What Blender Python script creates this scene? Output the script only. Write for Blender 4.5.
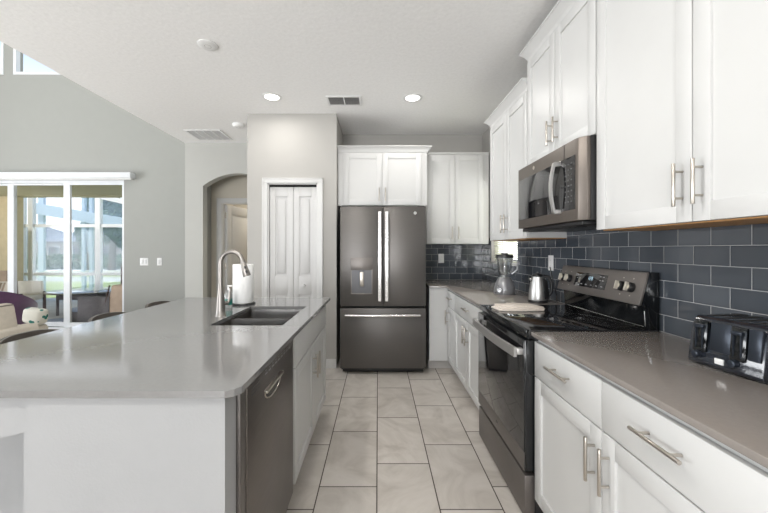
import bpy, bmesh, math, random
from mathutils import Vector, Matrix
random.seed(7)
PI = math.pi
scene = bpy.context.scene
for o in list(bpy.data.objects):
    bpy.data.objects.remove(o)
COL = scene.collection
F = 345.0
H = 1.305

# ------------------------------------------------------------ camera, world, lights, exposure
cam_d = bpy.data.cameras.new('camera')
cam = bpy.data.objects.new('camera', cam_d); COL.objects.link(cam)
cam.location = (0, 0, H); cam.rotation_euler = (PI/2, 0, 0)
cam_d.sensor_width = 36; cam_d.lens = F/768*36
cam_d.shift_x = 6/768; cam_d.shift_y = -7/768
cam_d.clip_start = 0.02; cam_d.clip_end = 300
scene.camera = cam

scene.view_settings.view_transform = 'Standard'
scene.view_settings.look = 'None'
scene.view_settings.gamma = 1
scene.view_settings.exposure = 0.14
scene.view_settings.use_curve_mapping = False
scene.cycles.sample_clamp_indirect = 4.0
scene.cycles.caustics_reflective = False
scene.cycles.caustics_refractive = False
scene.cycles.use_denoising = True
scene.cycles.use_adaptive_sampling = False

world = bpy.data.worlds.new('sky'); scene.world = world
world.use_nodes = True
world.cycles.sampling_method = 'NONE'
nt = world.node_tree; nt.nodes.clear()
wo = nt.nodes.new('ShaderNodeOutputWorld'); bg = nt.nodes.new('ShaderNodeBackground')
tc = nt.nodes.new('ShaderNodeTexCoord'); sp = nt.nodes.new('ShaderNodeSeparateXYZ')
rp = nt.nodes.new('ShaderNodeValToRGB'); nz = nt.nodes.new('ShaderNodeTexNoise')
mx = nt.nodes.new('ShaderNodeMix'); mx.data_type = 'RGBA'
cr = nt.nodes.new('ShaderNodeValToRGB')
rp.color_ramp.elements[0].position = 0.0; rp.color_ramp.elements[0].color = (1.0, 1.0, 1.0, 1)
rp.color_ramp.elements[1].position = 1.0; rp.color_ramp.elements[1].color = (0.14, 0.19, 0.30, 1)
e = rp.color_ramp.elements.new(0.2); e.color = (0.75, 0.84, 0.96, 1)
e = rp.color_ramp.elements.new(0.42); e.color = (0.17, 0.235, 0.335, 1)
nz.inputs['Scale'].default_value = 2.2; nz.inputs['Detail'].default_value = 5
cr.color_ramp.elements[0].position = 0.48; cr.color_ramp.elements[0].color = (0, 0, 0, 1)
cr.color_ramp.elements[1].position = 0.72; cr.color_ramp.elements[1].color = (1, 1, 1, 1)
L = nt.links.new
L(tc.outputs['Generated'], sp.inputs[0]); L(sp.outputs['Z'], rp.inputs[0])
L(tc.outputs['Generated'], nz.inputs['Vector']); L(nz.outputs['Fac'], cr.inputs[0])
L(cr.outputs[0], mx.inputs['Factor']); L(rp.outputs[0], mx.inputs['A']); mx.inputs['B'].default_value = (0.27, 0.30, 0.34, 1)
L(mx.outputs['Result'], bg.inputs[0]); bg.inputs[1].default_value = 2.4
L(bg.outputs[0], wo.inputs[0])

sd = bpy.data.lights.new('sun', 'SUN'); sd.energy = 5; sd.angle = 0.02; sd.color = (1, 0.96, 0.9)
so = bpy.data.objects.new('sun', sd); COL.objects.link(so)
so.rotation_euler = (math.radians(38), 0, math.radians(-65))   # from the east side, high

def area(name, loc, rot, sx, sy, power, color=(1, 1, 1)):
    d = bpy.data.lights.new(name, 'AREA'); d.shape = 'RECTANGLE'; d.size = sx; d.size_y = sy
    d.energy = power; d.color = color
    o = bpy.data.objects.new(name, d); COL.objects.link(o); o.location = loc; o.rotation_euler = rot
    o.visible_camera = True
    return o
# added fill lamps outside the unseen rear and side openings, tilted up at the ceiling
area('rear_fill', (-1.9, -4.75, 0.75), (math.radians(135), 0, 0), 3.8, 2.0, 390, (0.97, 0.985, 1))
area('side_fill', (-9.0, 1.2, 0.9), (math.radians(135), 0, -PI/2), 4.8, 3.0, 520, (0.95, 0.975, 1))

area('daylight_kitchen_window', (1.62, 3.74, 1.66), (PI/2, 0, PI/2), 0.8, 1.0, 7, (1, 0.99, 0.97))

# ------------------------------------------------------------ helpers
ORI = {}
def root(name, label, cat, loc=(0, 0, 0), group=None):
    o = bpy.data.objects.new(name, None); COL.objects.link(o)
    o.empty_display_size = 0.1
    o.location = loc; ORI[o.name] = Vector(loc)
    tag(o, label, cat, group)
    return o
def tag(o, label, cat, group=None):
    o['label'] = label; o['category'] = cat
    if group: o['group'] = group
    return o
def struct(o):
    o['kind'] = 'structure'; return o
def part_label(o, l):
    o['label'] = l; return o

class MB:
    def __init__(s): s.bm = bmesh.new()
    def _merge(s, b):
        me = bpy.data.meshes.new('t'); b.to_mesh(me); b.free(); s.bm.from_mesh(me); bpy.data.meshes.remove(me); return s
    def box(s, x0, x1, y0, y1, z0, z1, bev=0, seg=2):
        x0, x1 = min(x0, x1), max(x0, x1); y0, y1 = min(y0, y1), max(y0, y1); z0, z1 = min(z0, z1), max(z0, z1)
        b = bmesh.new()
        bmesh.ops.create_cube(b, size=1, matrix=Matrix.Translation(((x0+x1)/2, (y0+y1)/2, (z0+z1)/2)) @ Matrix.Diagonal((x1-x0, y1-y0, z1-z0, 1)))
        if bev: bmesh.ops.bevel(b, geom=b.edges[:], offset=bev, segments=seg, profile=0.5, affect='EDGES')
        return s._merge(b)
    def mbox(s, M, sx, sy, sz, bev=0, seg=2):
        b = bmesh.new(); bmesh.ops.create_cube(b, size=1, matrix=Matrix.Diagonal((sx, sy, sz, 1)))
        if bev: bmesh.ops.bevel(b, geom=b.edges[:], offset=bev, segments=seg, profile=0.5, affect='EDGES')
        b.transform(M); return s._merge(b)
    def cyl(s, p0, p1, r0, r1=None, seg=20, bev=0):
        if r1 is None: r1 = r0
        p0 = Vector(p0); p1 = Vector(p1); d = p1-p0
        b = bmesh.new()
        bmesh.ops.create_cone(b, cap_ends=True, segments=seg, radius1=r0, radius2=r1, depth=d.length)
        if bev:
            es = [e for e in b.edges if all(abs(abs(v.co.z)-d.length/2) < 1e-6 for v in e.verts) and abs(e.verts[0].co.z-e.verts[1].co.z) < 1e-6]
            bmesh.ops.bevel(b, geom=es, offset=bev, segments=2, profile=0.5, affect='EDGES')
        q = Vector((0, 0, 1)).rotation_difference(d.normalized())
        b.transform(Matrix.Translation((p0+p1)/2) @ q.to_matrix().to_4x4())
        return s._merge(b)
    def lathe(s, prof, c=(0, 0, 0), seg=32, sx=1, sy=1):
        b = bmesh.new(); rings = []
        for r, z in prof:
            if r < 1e-6: rings.append([b.verts.new((c[0], c[1], c[2]+z))])
            else: rings.append([b.verts.new((c[0]+sx*r*math.cos(2*PI*i/seg), c[1]+sy*r*math.sin(2*PI*i/seg), c[2]+z)) for i in range(seg)])
        for a, d in zip(rings[:-1], rings[1:]):
            for i in range(seg):
                j = (i+1) % seg
                if len(a) == 1 and len(d) == 1: continue
                if len(a) == 1: b.faces.new((a[0], d[j], d[i]))
                elif len(d) == 1: b.faces.new((a[i], a[j], d[0]))
                else: b.faces.new((a[i], a[j], d[j], d[i]))
        bmesh.ops.recalc_face_normals(b, faces=b.faces[:])
        return s._merge(b)
    def tube(s, pts, r, seg=12, closed=False):
        pts = [Vector(p) for p in pts]; n = len(pts); b = bmesh.new(); rings = []; up = None
        rr = r if isinstance(r, (list, tuple)) else [r]*n
        for i, p in enumerate(pts):
            if closed: t = pts[(i+1) % n]-pts[i-1]
            else: t = pts[min(i+1, n-1)]-pts[max(i-1, 0)]
            t.normalize()
            if up is None: up = t.orthogonal().normalized()
            up = (up - t*up.dot(t)).normalized(); w = t.cross(up)
            rings.append([b.verts.new(p+rr[i]*(up*math.cos(2*PI*k/seg)+w*math.sin(2*PI*k/seg))) for k in range(seg)])
        m = n if closed else n-1
        for i in range(m):
            a, d = rings[i], rings[(i+1) % n]
            for k in range(seg): b.faces.new((a[k], a[(k+1) % seg], d[(k+1) % seg], d[k]))
        if not closed: b.faces.new(rings[0][::-1]); b.faces.new(rings[-1])
        bmesh.ops.recalc_face_normals(b, faces=b.faces[:])
        return s._merge(b)
    def prism(s, poly, d0, d1, axis='z', bev=0):
        # poly: (a,b) points; axis z -> (x,y), axis y -> (x,z), axis x -> (y,z)
        b = bmesh.new()
        def P(a, c, d): return {'z': (a, c, d), 'y': (a, d, c), 'x': (d, a, c)}[axis]
        f0 = [b.verts.new(P(a, c, d0)) for a, c in poly]; f1 = [b.verts.new(P(a, c, d1)) for a, c in poly]
        n = len(poly)
        b.faces.new(f0); b.faces.new(f1[::-1])
        for i in range(n): b.faces.new((f0[i], f1[i], f1[(i+1) % n], f0[(i+1) % n]))
        bmesh.ops.recalc_face_normals(b, faces=b.faces[:])
        if bev:
            es = [e for e in b.edges if e.calc_face_angle(0) > 0.5]
            bmesh.ops.bevel(b, geom=es, offset=bev, segments=2, profile=0.5, affect='EDGES')
        return s._merge(b)
    def quad(s, a, b_, c, d):
        vs = [s.bm.verts.new(p) for p in (a, b_, c, d)]; s.bm.faces.new(vs); return s
    def grid(s, fn, nu, nv, thick=0):
        b = bmesh.new(); V = [[b.verts.new(fn(i/nu, j/nv)) for j in range(nv+1)] for i in range(nu+1)]
        for i in range(nu):
            for j in range(nv): b.faces.new((V[i][j], V[i+1][j], V[i+1][j+1], V[i][j+1]))
        bmesh.ops.recalc_face_normals(b, faces=b.faces[:])
        if thick: bmesh.ops.solidify(b, geom=b.faces[:], thickness=thick)
        return s._merge(b)
    def build(s, name, mat, parent=None, smooth=35, origin=None):
        me = bpy.data.meshes.new(name)
        off = ORI[parent.name] if parent is not None else (Vector(origin) if origin else Vector((0, 0, 0)))
        s.bm.transform(Matrix.Translation(-off))
        s.bm.to_mesh(me); s.bm.free()
        me.materials.append(mat)
        o = bpy.data.objects.new(name, me); COL.objects.link(o)
        if parent is not None: o.parent = parent
        else: o.location = off
        ORI[o.name] = Vector(off)
        if smooth:
            me.shade_smooth()
            try: me.set_sharp_from_angle(angle=math.radians(smooth))
            except Exception: pass
        return o

def copy_tree(o, parent=None, first=True):
    c = o.copy(); COL.objects.link(c)
    if not first: c.parent = parent
    for ch in list(o.children): copy_tree(ch, c, False)
    return c

# ------------------------------------------------------------ materials
def mat(name, color, rough=0.5, metal=0.0, noise=0.03, nscale=8.0, bump=0.0, bscale=60.0, coat=0.0, aniso=None, spec=0.5, trans=0.0, emit=None, estr=0, alpha=1.0, sheen=0):
    m = bpy.data.materials.new(name); m.use_nodes = True
    t = m.node_tree; p = t.nodes['Principled BSDF']; lk = t.links.new
    p.inputs['Roughness'].default_value = rough; p.inputs['Metallic'].default_value = metal
    p.inputs['Specular IOR Level'].default_value = spec
    p.inputs['Coat Weight'].default_value = coat; p.inputs['Coat Roughness'].default_value = 0.05
    p.inputs['Transmission Weight'].default_value = trans
    p.inputs['Alpha'].default_value = alpha
    p.inputs['Sheen Weight'].default_value = sheen
    co = t.nodes.new('ShaderNodeTexCoord')
    nz = t.nodes.new('ShaderNodeTexNoise'); nz.inputs['Scale'].default_value = nscale; nz.inputs['Detail'].default_value = 4
    if aniso:
        mp = t.nodes.new('ShaderNodeMapping'); mp.inputs['Scale'].default_value = aniso
        lk(co.outputs['Object'], mp.inputs[0]); lk(mp.outputs[0], nz.inputs['Vector'])
    else: lk(co.outputs['Object'], nz.inputs['Vector'])
    r = t.nodes.new('ShaderNodeValToRGB')
    c = Vector(color)
    r.color_ramp.elements[0].position = 0.3; r.color_ramp.elements[0].color = (*(c*(1-noise)), 1)
    r.color_ramp.elements[1].position = 0.7; r.color_ramp.elements[1].color = (*[min(1, v*(1+noise)) for v in c], 1)
    lk(nz.outputs['Fac'], r.inputs[0]); lk(r.outputs[0], p.inputs['Base Color'])
    if bump:
        n2 = t.nodes.new('ShaderNodeTexNoise'); n2.inputs['Scale'].default_value = bscale; n2.inputs['Detail'].default_value = 3
        if aniso: lk(mp.outputs[0], n2.inputs['Vector'])
        else: lk(co.outputs['Object'], n2.inputs['Vector'])
        b = t.nodes.new('ShaderNodeBump'); b.inputs['Strength'].default_value = bump; b.inputs['Distance'].default_value = 0.004
        lk(n2.outputs['Fac'], b.inputs['Height']); lk(b.outputs[0], p.inputs['Normal'])
    if emit:
        p.inputs['Emission Color'].default_value = (*emit, 1); p.inputs['Emission Strength'].default_value = estr
    return m
def srgb(r, g, b):
    f = lambda v: (v/255/12.92) if v <= 10 else ((v/255+0.055)/1.055)**2.4
    return (f(r), f(g), f(b))

M = {}
M['wall'] = mat('wall_paint', (0.44, 0.428, 0.405), 0.85, bump=0.15, bscale=140, noise=0.01)
M['wall_living'] = mat('wall_paint_shaded', (0.37, 0.375, 0.352), 0.85, bump=0.15, bscale=140, noise=0.01)  # same paint as the kitchen walls, darkened to stand in for shade
M['ceiling'] = mat('ceiling_texture', (0.90, 0.895, 0.885), 0.9, bump=0.3, bscale=38, noise=0.03, nscale=40)
M['white'] = mat('cabinet_white', (0.61, 0.61, 0.60), 0.38, noise=0.008)
M['trim'] = mat('trim_white', (0.64, 0.64, 0.63), 0.35, noise=0.008)
M['island_paint'] = mat('island_wall_paint', (0.37, 0.372, 0.375), 0.7, noise=0.02, nscale=6, bump=0.12, bscale=120)
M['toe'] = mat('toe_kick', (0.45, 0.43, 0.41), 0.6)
M['wood'] = mat('raw_birch', (0.50, 0.27, 0.11), 0.55, noise=0.15, nscale=6, aniso=(8, 0.6, 8))
M['nickel'] = mat('brushed_nickel', (0.52, 0.48, 0.43), 0.30, 1.0, noise=0.05)
M['chrome'] = mat('bright_steel', (0.72, 0.72, 0.71), 0.2, 1.0, noise=0.03)
M['satin'] = mat('satin_steel', (0.62, 0.61, 0.60), 0.38, 0.9, noise=0.03)
M['steel'] = mat('sink_steel', (0.50, 0.48, 0.46), 0.32, 1.0, noise=0.06)
M['slate'] = mat('slate_steel', (0.125, 0.117, 0.110), 0.38, 0.65, noise=0.03, aniso=(1, 1, 30), nscale=6)
M['slate_mw'] = mat('microwave_slate', (0.17, 0.148, 0.13), 0.4, 0.7, noise=0.04, aniso=(1, 30, 1), nscale=6)
M['slate_range'] = mat('range_slate', (0.17, 0.155, 0.145), 0.4, 0.7, noise=0.04)
M['dw'] = mat('dishwasher_steel', (0.16, 0.142, 0.13), 0.33, 0.8, noise=0.05, aniso=(1, 1, 20), nscale=5)
M['black'] = mat('black_plastic', (0.012, 0.012, 0.013), 0.35)
M['black_gloss'] = mat('black_gloss', (0.006, 0.007, 0.008), 0.10, noise=0, spec=0.6)
M['toaster'] = mat('toaster_black', (0.014, 0.017, 0.024), 0.16, coat=0.6)
M['toaster_panel'] = mat('toaster_panel_steel', (0.035, 0.042, 0.055), 0.30, 0.6)
M['glass_black'] = mat('black_glass', (0.010, 0.010, 0.011), 0.05, noise=0, spec=0.9)
M['ring'] = mat('burner_ring', (0.10, 0.10, 0.10), 0.2)
M['dark_gap'] = mat('dark_gap', (0.01, 0.01, 0.01), 0.9)
M['cream'] = mat('cream_dial', (0.60, 0.56, 0.48), 0.3, 0.5)
M['plate'] = mat('white_plastic', (0.80, 0.80, 0.79), 0.35)
M['plate_dark'] = mat('outlet_slot', (0.25, 0.25, 0.25), 0.5)
M['display'] = mat('display_glow', (0.0, 0.0, 0.0), 0.3, emit=(0.6, 0.85, 1.0), estr=1.2)
M['print'] = mat('grey_print', (0.32, 0.32, 0.32), 0.5)
M['print_dim'] = mat('dim_print', (0.09, 0.09, 0.09), 0.5)
M['lamp'] = mat('downlight_lens', (1, 1, 1), 0.5, emit=(1, 0.96, 0.9), estr=6)
for k_ in ('lamp', 'display'): M[k_].cycles.emission_sampling = 'NONE'
M['slot'] = mat('vent_shadow', (0.16, 0.155, 0.15), 0.8)
M['towel'] = mat('towel_cloth', (0.72, 0.65, 0.58), 0.95, bump=0.8, bscale=180, noise=0.08, nscale=60)
M['paper'] = mat('paper_towel', (0.85, 0.85, 0.84), 0.95, bump=0.4, bscale=90)
M['green'] = mat('green_plastic', (0.01, 0.13, 0.10), 0.35)
M['soap'] = mat('clear_soap_bottle', (0.55, 0.56, 0.55), 0.1, trans=0.6)
M['sofa'] = mat('sofa_linen', (0.60, 0.55, 0.47), 0.95, bump=0.5, bscale=200, noise=0.05, nscale=30)
M['piping'] = mat('sofa_piping', (0.20, 0.18, 0.15), 0.9)
M['purple'] = mat('purple_velvet', (0.085, 0.028, 0.085), 0.7, noise=0.25, sheen=0.8)
M['stool'] = mat('stool_metal', (0.14, 0.125, 0.11), 0.35, 0.5)
M['stool_seat'] = mat('stool_seat', (0.25, 0.23, 0.20), 0.7, bump=0.3, bscale=150)
M['stucco'] = mat('tan_stucco', (0.56, 0.47, 0.30), 0.95, bump=0.4, bscale=60, noise=0.06)
M['soffit'] = mat('tan_soffit', (0.40, 0.36, 0.22), 0.9, bump=0.3, bscale=60)
M['alu'] = mat('white_aluminium', (0.80, 0.82, 0.84), 0.4)
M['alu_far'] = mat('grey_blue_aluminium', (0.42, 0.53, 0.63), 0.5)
M['paver'] = mat('patio_paver', (0.50, 0.50, 0.48), 0.85, noise=0.12, nscale=3)
M['grass'] = mat('lawn_grass', (0.30, 0.38, 0.16), 0.95, bump=1.0, bscale=30, noise=0.3, nscale=2)
M['road'] = mat('grey_road', (0.45, 0.48, 0.50), 0.9, noise=0.1)
M['hedge'] = mat('hedge_leaf', (0.13, 0.20, 0.12), 0.9, noise=0.4, nscale=20)
M['leaf'] = mat('tree_leaf', (0.10, 0.17, 0.10), 0.8, noise=0.35, nscale=9)
M['bark'] = mat('bark', (0.14, 0.11, 0.09), 0.95, bump=0.8, bscale=30)
M['house'] = mat('house_stucco', (0.42, 0.39, 0.36), 0.9, noise=0.05)
M['roof'] = mat('roof_shingle', (0.17, 0.20, 0.26), 0.9, noise=0.15, nscale=4)
M['wicker'] = mat('dark_wicker', (0.13, 0.12, 0.125), 0.7, noise=0.35, nscale=60, bump=1.0, bscale=90)
M['sling'] = mat('tan_sling', (0.48, 0.37, 0.28), 0.9, bump=0.5, bscale=150, noise=0.08)
M['sling_light'] = mat('cream_sling', (0.62, 0.58, 0.49), 0.9, bump=0.5, bscale=150, noise=0.08)
M['bluegrey'] = mat('blue_grey_cushion', (0.25, 0.30, 0.40), 0.6, noise=0.1)
M['dark_wood'] = mat('dark_brown_frame', (0.06, 0.03, 0.025), 0.5)
M['table_glass'] = mat('dark_table_glass', (0.03, 0.035, 0.045), 0.05, coat=1)
M['door_paint'] = mat('door_white', (0.60, 0.597, 0.59), 0.4, noise=0.01)
M['lattice'] = mat('white_weave', (0.72, 0.66, 0.57), 0.8)

# clear window glass (thin) and insect screen
def thin(name, fac, col, rough=0.02, gloss=True):
    m = bpy.data.materials.new(name); m.use_nodes = True; t = m.node_tree; t.nodes.clear()
    o = t.nodes.new('ShaderNodeOutputMaterial'); mx = t.nodes.new('ShaderNodeMixShader'); tr = t.nodes.new('ShaderNodeBsdfTransparent')
    if gloss: b = t.nodes.new('ShaderNodeBsdfGlossy'); b.inputs['Roughness'].default_value = rough
    else: b = t.nodes.new('ShaderNodeBsdfDiffuse')
    b.inputs['Color'].default_value = (*col, 1)
    mx.inputs[0].default_value = fac
    t.links.new(tr.outputs[0], mx.inputs[1]); t.links.new(b.outputs[0], mx.inputs[2]); t.links.new(mx.outputs[0], o.inputs[0])
    return m
M['glass'] = thin('window_glass', 0.006, (1, 1, 1))
M['jar'] = thin('jar_glass', 0.35, (0.85, 0.88, 0.9), 0.08)
M['screen'] = thin('insect_screen', 0.10, (0.45, 0.60, 0.75), gloss=False)

# quartz worktops
def quartz(name, c, rough):
    m = mat(name, c, rough, noise=0.03, nscale=90, spec=0.9)
    return m
M['quartz_island'] = quartz('island_quartz', (0.20, 0.199, 0.198), 0.09)
M['quartz_island'].node_tree.nodes['Principled BSDF'].inputs['IOR'].default_value = 1.8
M['quartz'] = quartz('grey_quartz', (0.262, 0.236, 0.215), 0.16)
M['quartz_edge'] = M['quartz']

def mnode(t, op, a=None, b=None, c=None):
    n = t.nodes.new('ShaderNodeMath'); n.operation = op
    for i, v in enumerate((a, b, c)):
        if v is None: continue
        if isinstance(v, (int, float)): n.inputs[i].default_value = v
        else: t.links.new(v, n.inputs[i])
    return n.outputs[0]

# floor tile: long tiles laid in columns, each column stepped by a third
def floor_mat():
    m = bpy.data.materials.new('floor_tile'); m.use_nodes = True; t = m.node_tree; p = t.nodes['Principled BSDF']; lk = t.links.new
    co = t.nodes.new('ShaderNodeTexCoord'); s = t.nodes.new('ShaderNodeSeparateXYZ'); lk(co.outputs['Object'], s.inputs[0])
    W, Ln = 0.317, 0.575
    u = mnode(t, 'DIVIDE', mnode(t, 'ADD', s.outputs['X'], 0.006), W)
    cu = mnode(t, 'FLOOR', u); fu = mnode(t, 'FRACT', u)
    step = mnode(t, 'FLOORED_MODULO', mnode(t, 'ADD', cu, 1.0), 3.0)
    v = mnode(t, 'SUBTRACT', mnode(t, 'DIVIDE', mnode(t, 'SUBTRACT', s.outputs['Y'], 1.898), Ln), mnode(t, 'MULTIPLY', step, 0.355))
    cv = mnode(t, 'FLOOR', v); fv = mnode(t, 'FRACT', v)
    du = mnode(t, 'MULTIPLY', mnode(t, 'MINIMUM', fu, mnode(t, 'SUBTRACT', 1.0, fu)), W)
    dv = mnode(t, 'MULTIPLY', mnode(t, 'MINIMUM', fv, mnode(t, 'SUBTRACT', 1.0, fv)), Ln)
    d = mnode(t, 'MINIMUM', du, dv)
    g = mnode(t, 'LESS_THAN', d, 0.0032)
    cx = t.nodes.new('ShaderNodeCombineXYZ'); lk(cu, cx.inputs[0]); lk(cv, cx.inputs[1])
    wn = t.nodes.new('ShaderNodeTexWhiteNoise'); wn.noise_dimensions = '3D'; lk(cx.outputs[0], wn.inputs[0])
    off = t.nodes.new('ShaderNodeVectorMath'); off.operation = 'MULTIPLY_ADD'
    lk(wn.outputs['Color'], off.inputs[0]); off.inputs[1].default_value = (9, 9, 9); lk(co.outputs['Object'], off.inputs[2])
    nz = t.nodes.new('ShaderNodeTexNoise'); nz.inputs['Scale'].default_value = 3.2; nz.inputs['Detail'].default_value = 7; nz.inputs['Distortion'].default_value = 1.4
    nz.inputs['Roughness'].default_value = 0.6
    lk(off.outputs[0], nz.inputs['Vector'])
    r = t.nodes.new('ShaderNodeValToRGB'); lk(nz.outputs['Fac'], r.inputs[0])
    r.color_ramp.elements[0].position = 0.3; r.color_ramp.elements[0].color = (0.43, 0.392, 0.35, 1)
    r.color_ramp.elements[1].position = 0.72; r.color_ramp.elements[1].color = (0.63, 0.59, 0.545, 1)
    e = r.color_ramp.elements.new(0.5); e.color = (0.54, 0.50, 0.455, 1)
    mx = t.nodes.new('ShaderNodeMix'); mx.data_type = 'RGBA'; lk(g, mx.inputs['Factor']); lk(r.outputs[0], mx.inputs['A']); mx.inputs['B'].default_value = (0.085, 0.07, 0.058, 1)
    hs = t.nodes.new('ShaderNodeHueSaturation'); lk(mx.outputs['Result'], hs.inputs['Color'])
    lk(mnode(t, 'ADD', mnode(t, 'MULTIPLY', wn.outputs['Value'], 0.12), 0.94), hs.inputs['Value'])
    lk(hs.outputs[0], p.inputs['Base Color'])
    lk(mnode(t, 'ADD', mnode(t, 'MULTIPLY', g, 0.5), 0.33), p.inputs['Roughness'])
    b = t.nodes.new('ShaderNodeBump'); b.inputs['Distance'].default_value = 0.002; lk(mnode(t, 'SUBTRACT', 1.0, g), b.inputs['Height']); lk(b.outputs[0], p.inputs['Normal'])
    return m
M['floor'] = floor_mat()

# glossy dark subway tile; axis = which object axis runs along the wall
def tile_mat(name, axis, shift, bstr=0.8):
    m = bpy.data.materials.new(name); m.use_nodes = True; t = m.node_tree; p = t.nodes['Principled BSDF']; lk = t.links.new
    co = t.nodes.new('ShaderNodeTexCoord'); s = t.nodes.new('ShaderNodeSeparateXYZ'); lk(co.outputs['Object'], s.inputs[0])
    W, Hh = 0.1535, 0.0812
    rz = mnode(t, 'DIVIDE', mnode(t, 'SUBTRACT', s.outputs['Z'], 0.9145), Hh); row = mnode(t, 'FLOOR', rz); fv = mnode(t, 'FRACT', rz)
    par = mnode(t, 'FLOORED_MODULO', row, 2.0)
    u = mnode(t, 'ADD', mnode(t, 'DIVIDE', mnode(t, 'SUBTRACT', s.outputs[axis], shift), W), mnode(t, 'MULTIPLY', par, 0.5))
    cu = mnode(t, 'FLOOR', u); fu = mnode(t, 'FRACT', u)
    du = mnode(t, 'MULTIPLY', mnode(t, 'MINIMUM', fu, mnode(t, 'SUBTRACT', 1.0, fu)), W)
    dv = mnode(t, 'MULTIPLY', mnode(t, 'MINIMUM', fv, mnode(t, 'SUBTRACT', 1.0, fv)), Hh)
    d = mnode(t, 'MINIMUM', du, dv); g = mnode(t, 'LESS_THAN', d, 0.0013)
    cx = t.nodes.new('ShaderNodeCombineXYZ'); lk(cu, cx.inputs[0]); lk(row, cx.inputs[1])
    wn = t.nodes.new('ShaderNodeTexWhiteNoise'); lk(cx.outputs[0], wn.inputs[0])
    r = t.nodes.new('ShaderNodeValToRGB'); lk(wn.outputs['Value'], r.inputs[0])
    r.color_ramp.elements[0].color = (0.050, 0.059, 0.072, 1); r.color_ramp.elements[1].color = (0.082, 0.093, 0.108, 1)
    mx = t.nodes.new('ShaderNodeMix'); mx.data_type = 'RGBA'; lk(g, mx.inputs['Factor']); lk(r.outputs[0], mx.inputs['A']); mx.inputs['B'].default_value = (0.42, 0.42, 0.42, 1)
    lk(mx.outputs['Result'], p.inputs['Base Color'])
    lk(mnode(t, 'ADD', mnode(t, 'MULTIPLY', g, 0.6), 0.07), p.inputs['Roughness'])
    p.inputs['Specular IOR Level'].default_value = 0.6
    # pillowed edge + slight tilt per tile
    edge = mnode(t, 'MINIMUM', mnode(t, 'DIVIDE', d, 0.006), 1.0)
    sc = t.nodes.new('ShaderNodeSeparateColor'); lk(wn.outputs['Color'], sc.inputs[0])
    tilt = mnode(t, 'ADD', mnode(t, 'MULTIPLY', mnode(t, 'MULTIPLY', mnode(t, 'SUBTRACT', sc.outputs[0], 0.5), fu), 0.5),
                 mnode(t, 'MULTIPLY', mnode(t, 'MULTIPLY', mnode(t, 'SUBTRACT', sc.outputs[1], 0.5), fv), 0.35))
    nz = t.nodes.new('ShaderNodeTexNoise'); nz.inputs['Scale'].default_value = 9; lk(co.outputs['Object'], nz.inputs['Vector'])
    hh = mnode(t, 'ADD', mnode(t, 'ADD', mnode(t, 'MULTIPLY', edge, 0.6), tilt), mnode(t, 'MULTIPLY', nz.outputs['Fac'], 0.5))
    b = t.nodes.new('ShaderNodeBump'); b.inputs['Distance'].default_value = 0.0022; b.inputs['Strength'].default_value = bstr; lk(hh, b.inputs['Height']); lk(b.outputs[0], p.inputs['Normal'])
    return m
M['tile_y'] = tile_mat('subway_tile_side', 'Y', 1.477)
M['tile_x'] = tile_mat('subway_tile_back', 'X', 0.62, 0.25)

# green leaf print pillow
def print_mat():
    m = mat('leaf_print_fabric', (0.72, 0.70, 0.64), 0.95, bump=0.4, bscale=150)
    t = m.node_tree; p = t.nodes['Principled BSDF']
    co = t.nodes.new('ShaderNodeTexCoord'); v = t.nodes.new('ShaderNodeTexVoronoi'); v.inputs['Scale'].default_value = 13
    t.links.new(co.outputs['Object'], v.inputs['Vector'])
    r = t.nodes.new('ShaderNodeValToRGB'); r.color_ramp.interpolation = 'CONSTANT'
    r.color_ramp.elements[0].color = (0.02, 0.16, 0.13, 1); r.color_ramp.elements[1].position = 0.30; r.color_ramp.elements[1].color = (0.70, 0.68, 0.60, 1)
    t.links.new(v.outputs['Distance'], r.inputs[0]); t.links.new(r.outputs[0], p.inputs['Base Color'])
    return m
M['leafprint'] = print_mat()

# ------------------------------------------------------------ room shell
WX = 1.36           # right wall
YB = 4.49           # kitchen back wall
CZ = 2.80           # kitchen ceiling
KX = -2.71          # kitchen ceiling edge
HZ = 5.30           # living ceiling
YL = 5.655          # living far wall
LX = -8.0; YR = -4.0

struct(MB().box(LX-0.1, WX+0.1, YR-0.1, YL+0.15, -0.1, 0).build('floor', M['floor'], smooth=0))
struct(MB().box(KX, WX+0.1, YR-0.1, 7.6, CZ, CZ+0.15).build('ceiling', M['ceiling'], smooth=0))
struct(MB().box(LX-0.1, KX, YR-0.1, YL+0.15, HZ, HZ+0.15).build('ceiling_living', M['ceiling'], smooth=0))
# bulkhead above the kitchen ceiling edge
struct(MB().box(KX, KX+0.12, YR, YL+0.15, CZ+0.15, HZ).build('wall_bulkhead', M['wall_living'], smooth=0))
# right wall with the little window
WY0, WY1, WZ0, WZ1 = 3.345, 4.14, 1.155, 2.15
b = MB()
b.box(WX, WX+0.14, YR-0.1, WY0, 0, CZ); b.box(WX, WX+0.14, WY1, YB+0.1, 0, CZ)
b.box(WX, WX+0.14, WY0, WY1, 0, WZ0); b.box(WX, WX+0.14, WY0, WY1, WZ1, CZ)
struct(b.build('wall_right', M['wall'], smooth=0))
struct(MB().box(-0.457+0.0, WX, YB, YB+0.12, 0, CZ).build('wall_back', M['wall'], smooth=0))
# pantry closet walls
PY = 3.80
b = MB()
b.box(-1.44, -1.215, PY, PY+0.11, 0, CZ); b.box(-0.665, -0.457, PY, PY+0.11, 0, CZ); b.box(-1.215, -0.665, PY, PY+0.11, 2.04, CZ)
b.box(-0.57, -0.457, PY+0.11, YB+0.12, 0, CZ); b.box(-1.44, -1.34, PY+0.11, 4.846, 0, CZ); b.box(-1.34, -0.57, YB+0.0, YB+0.12, 0, CZ)
struct(b.build('wall_pantry', M['wall'], smooth=0))
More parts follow.
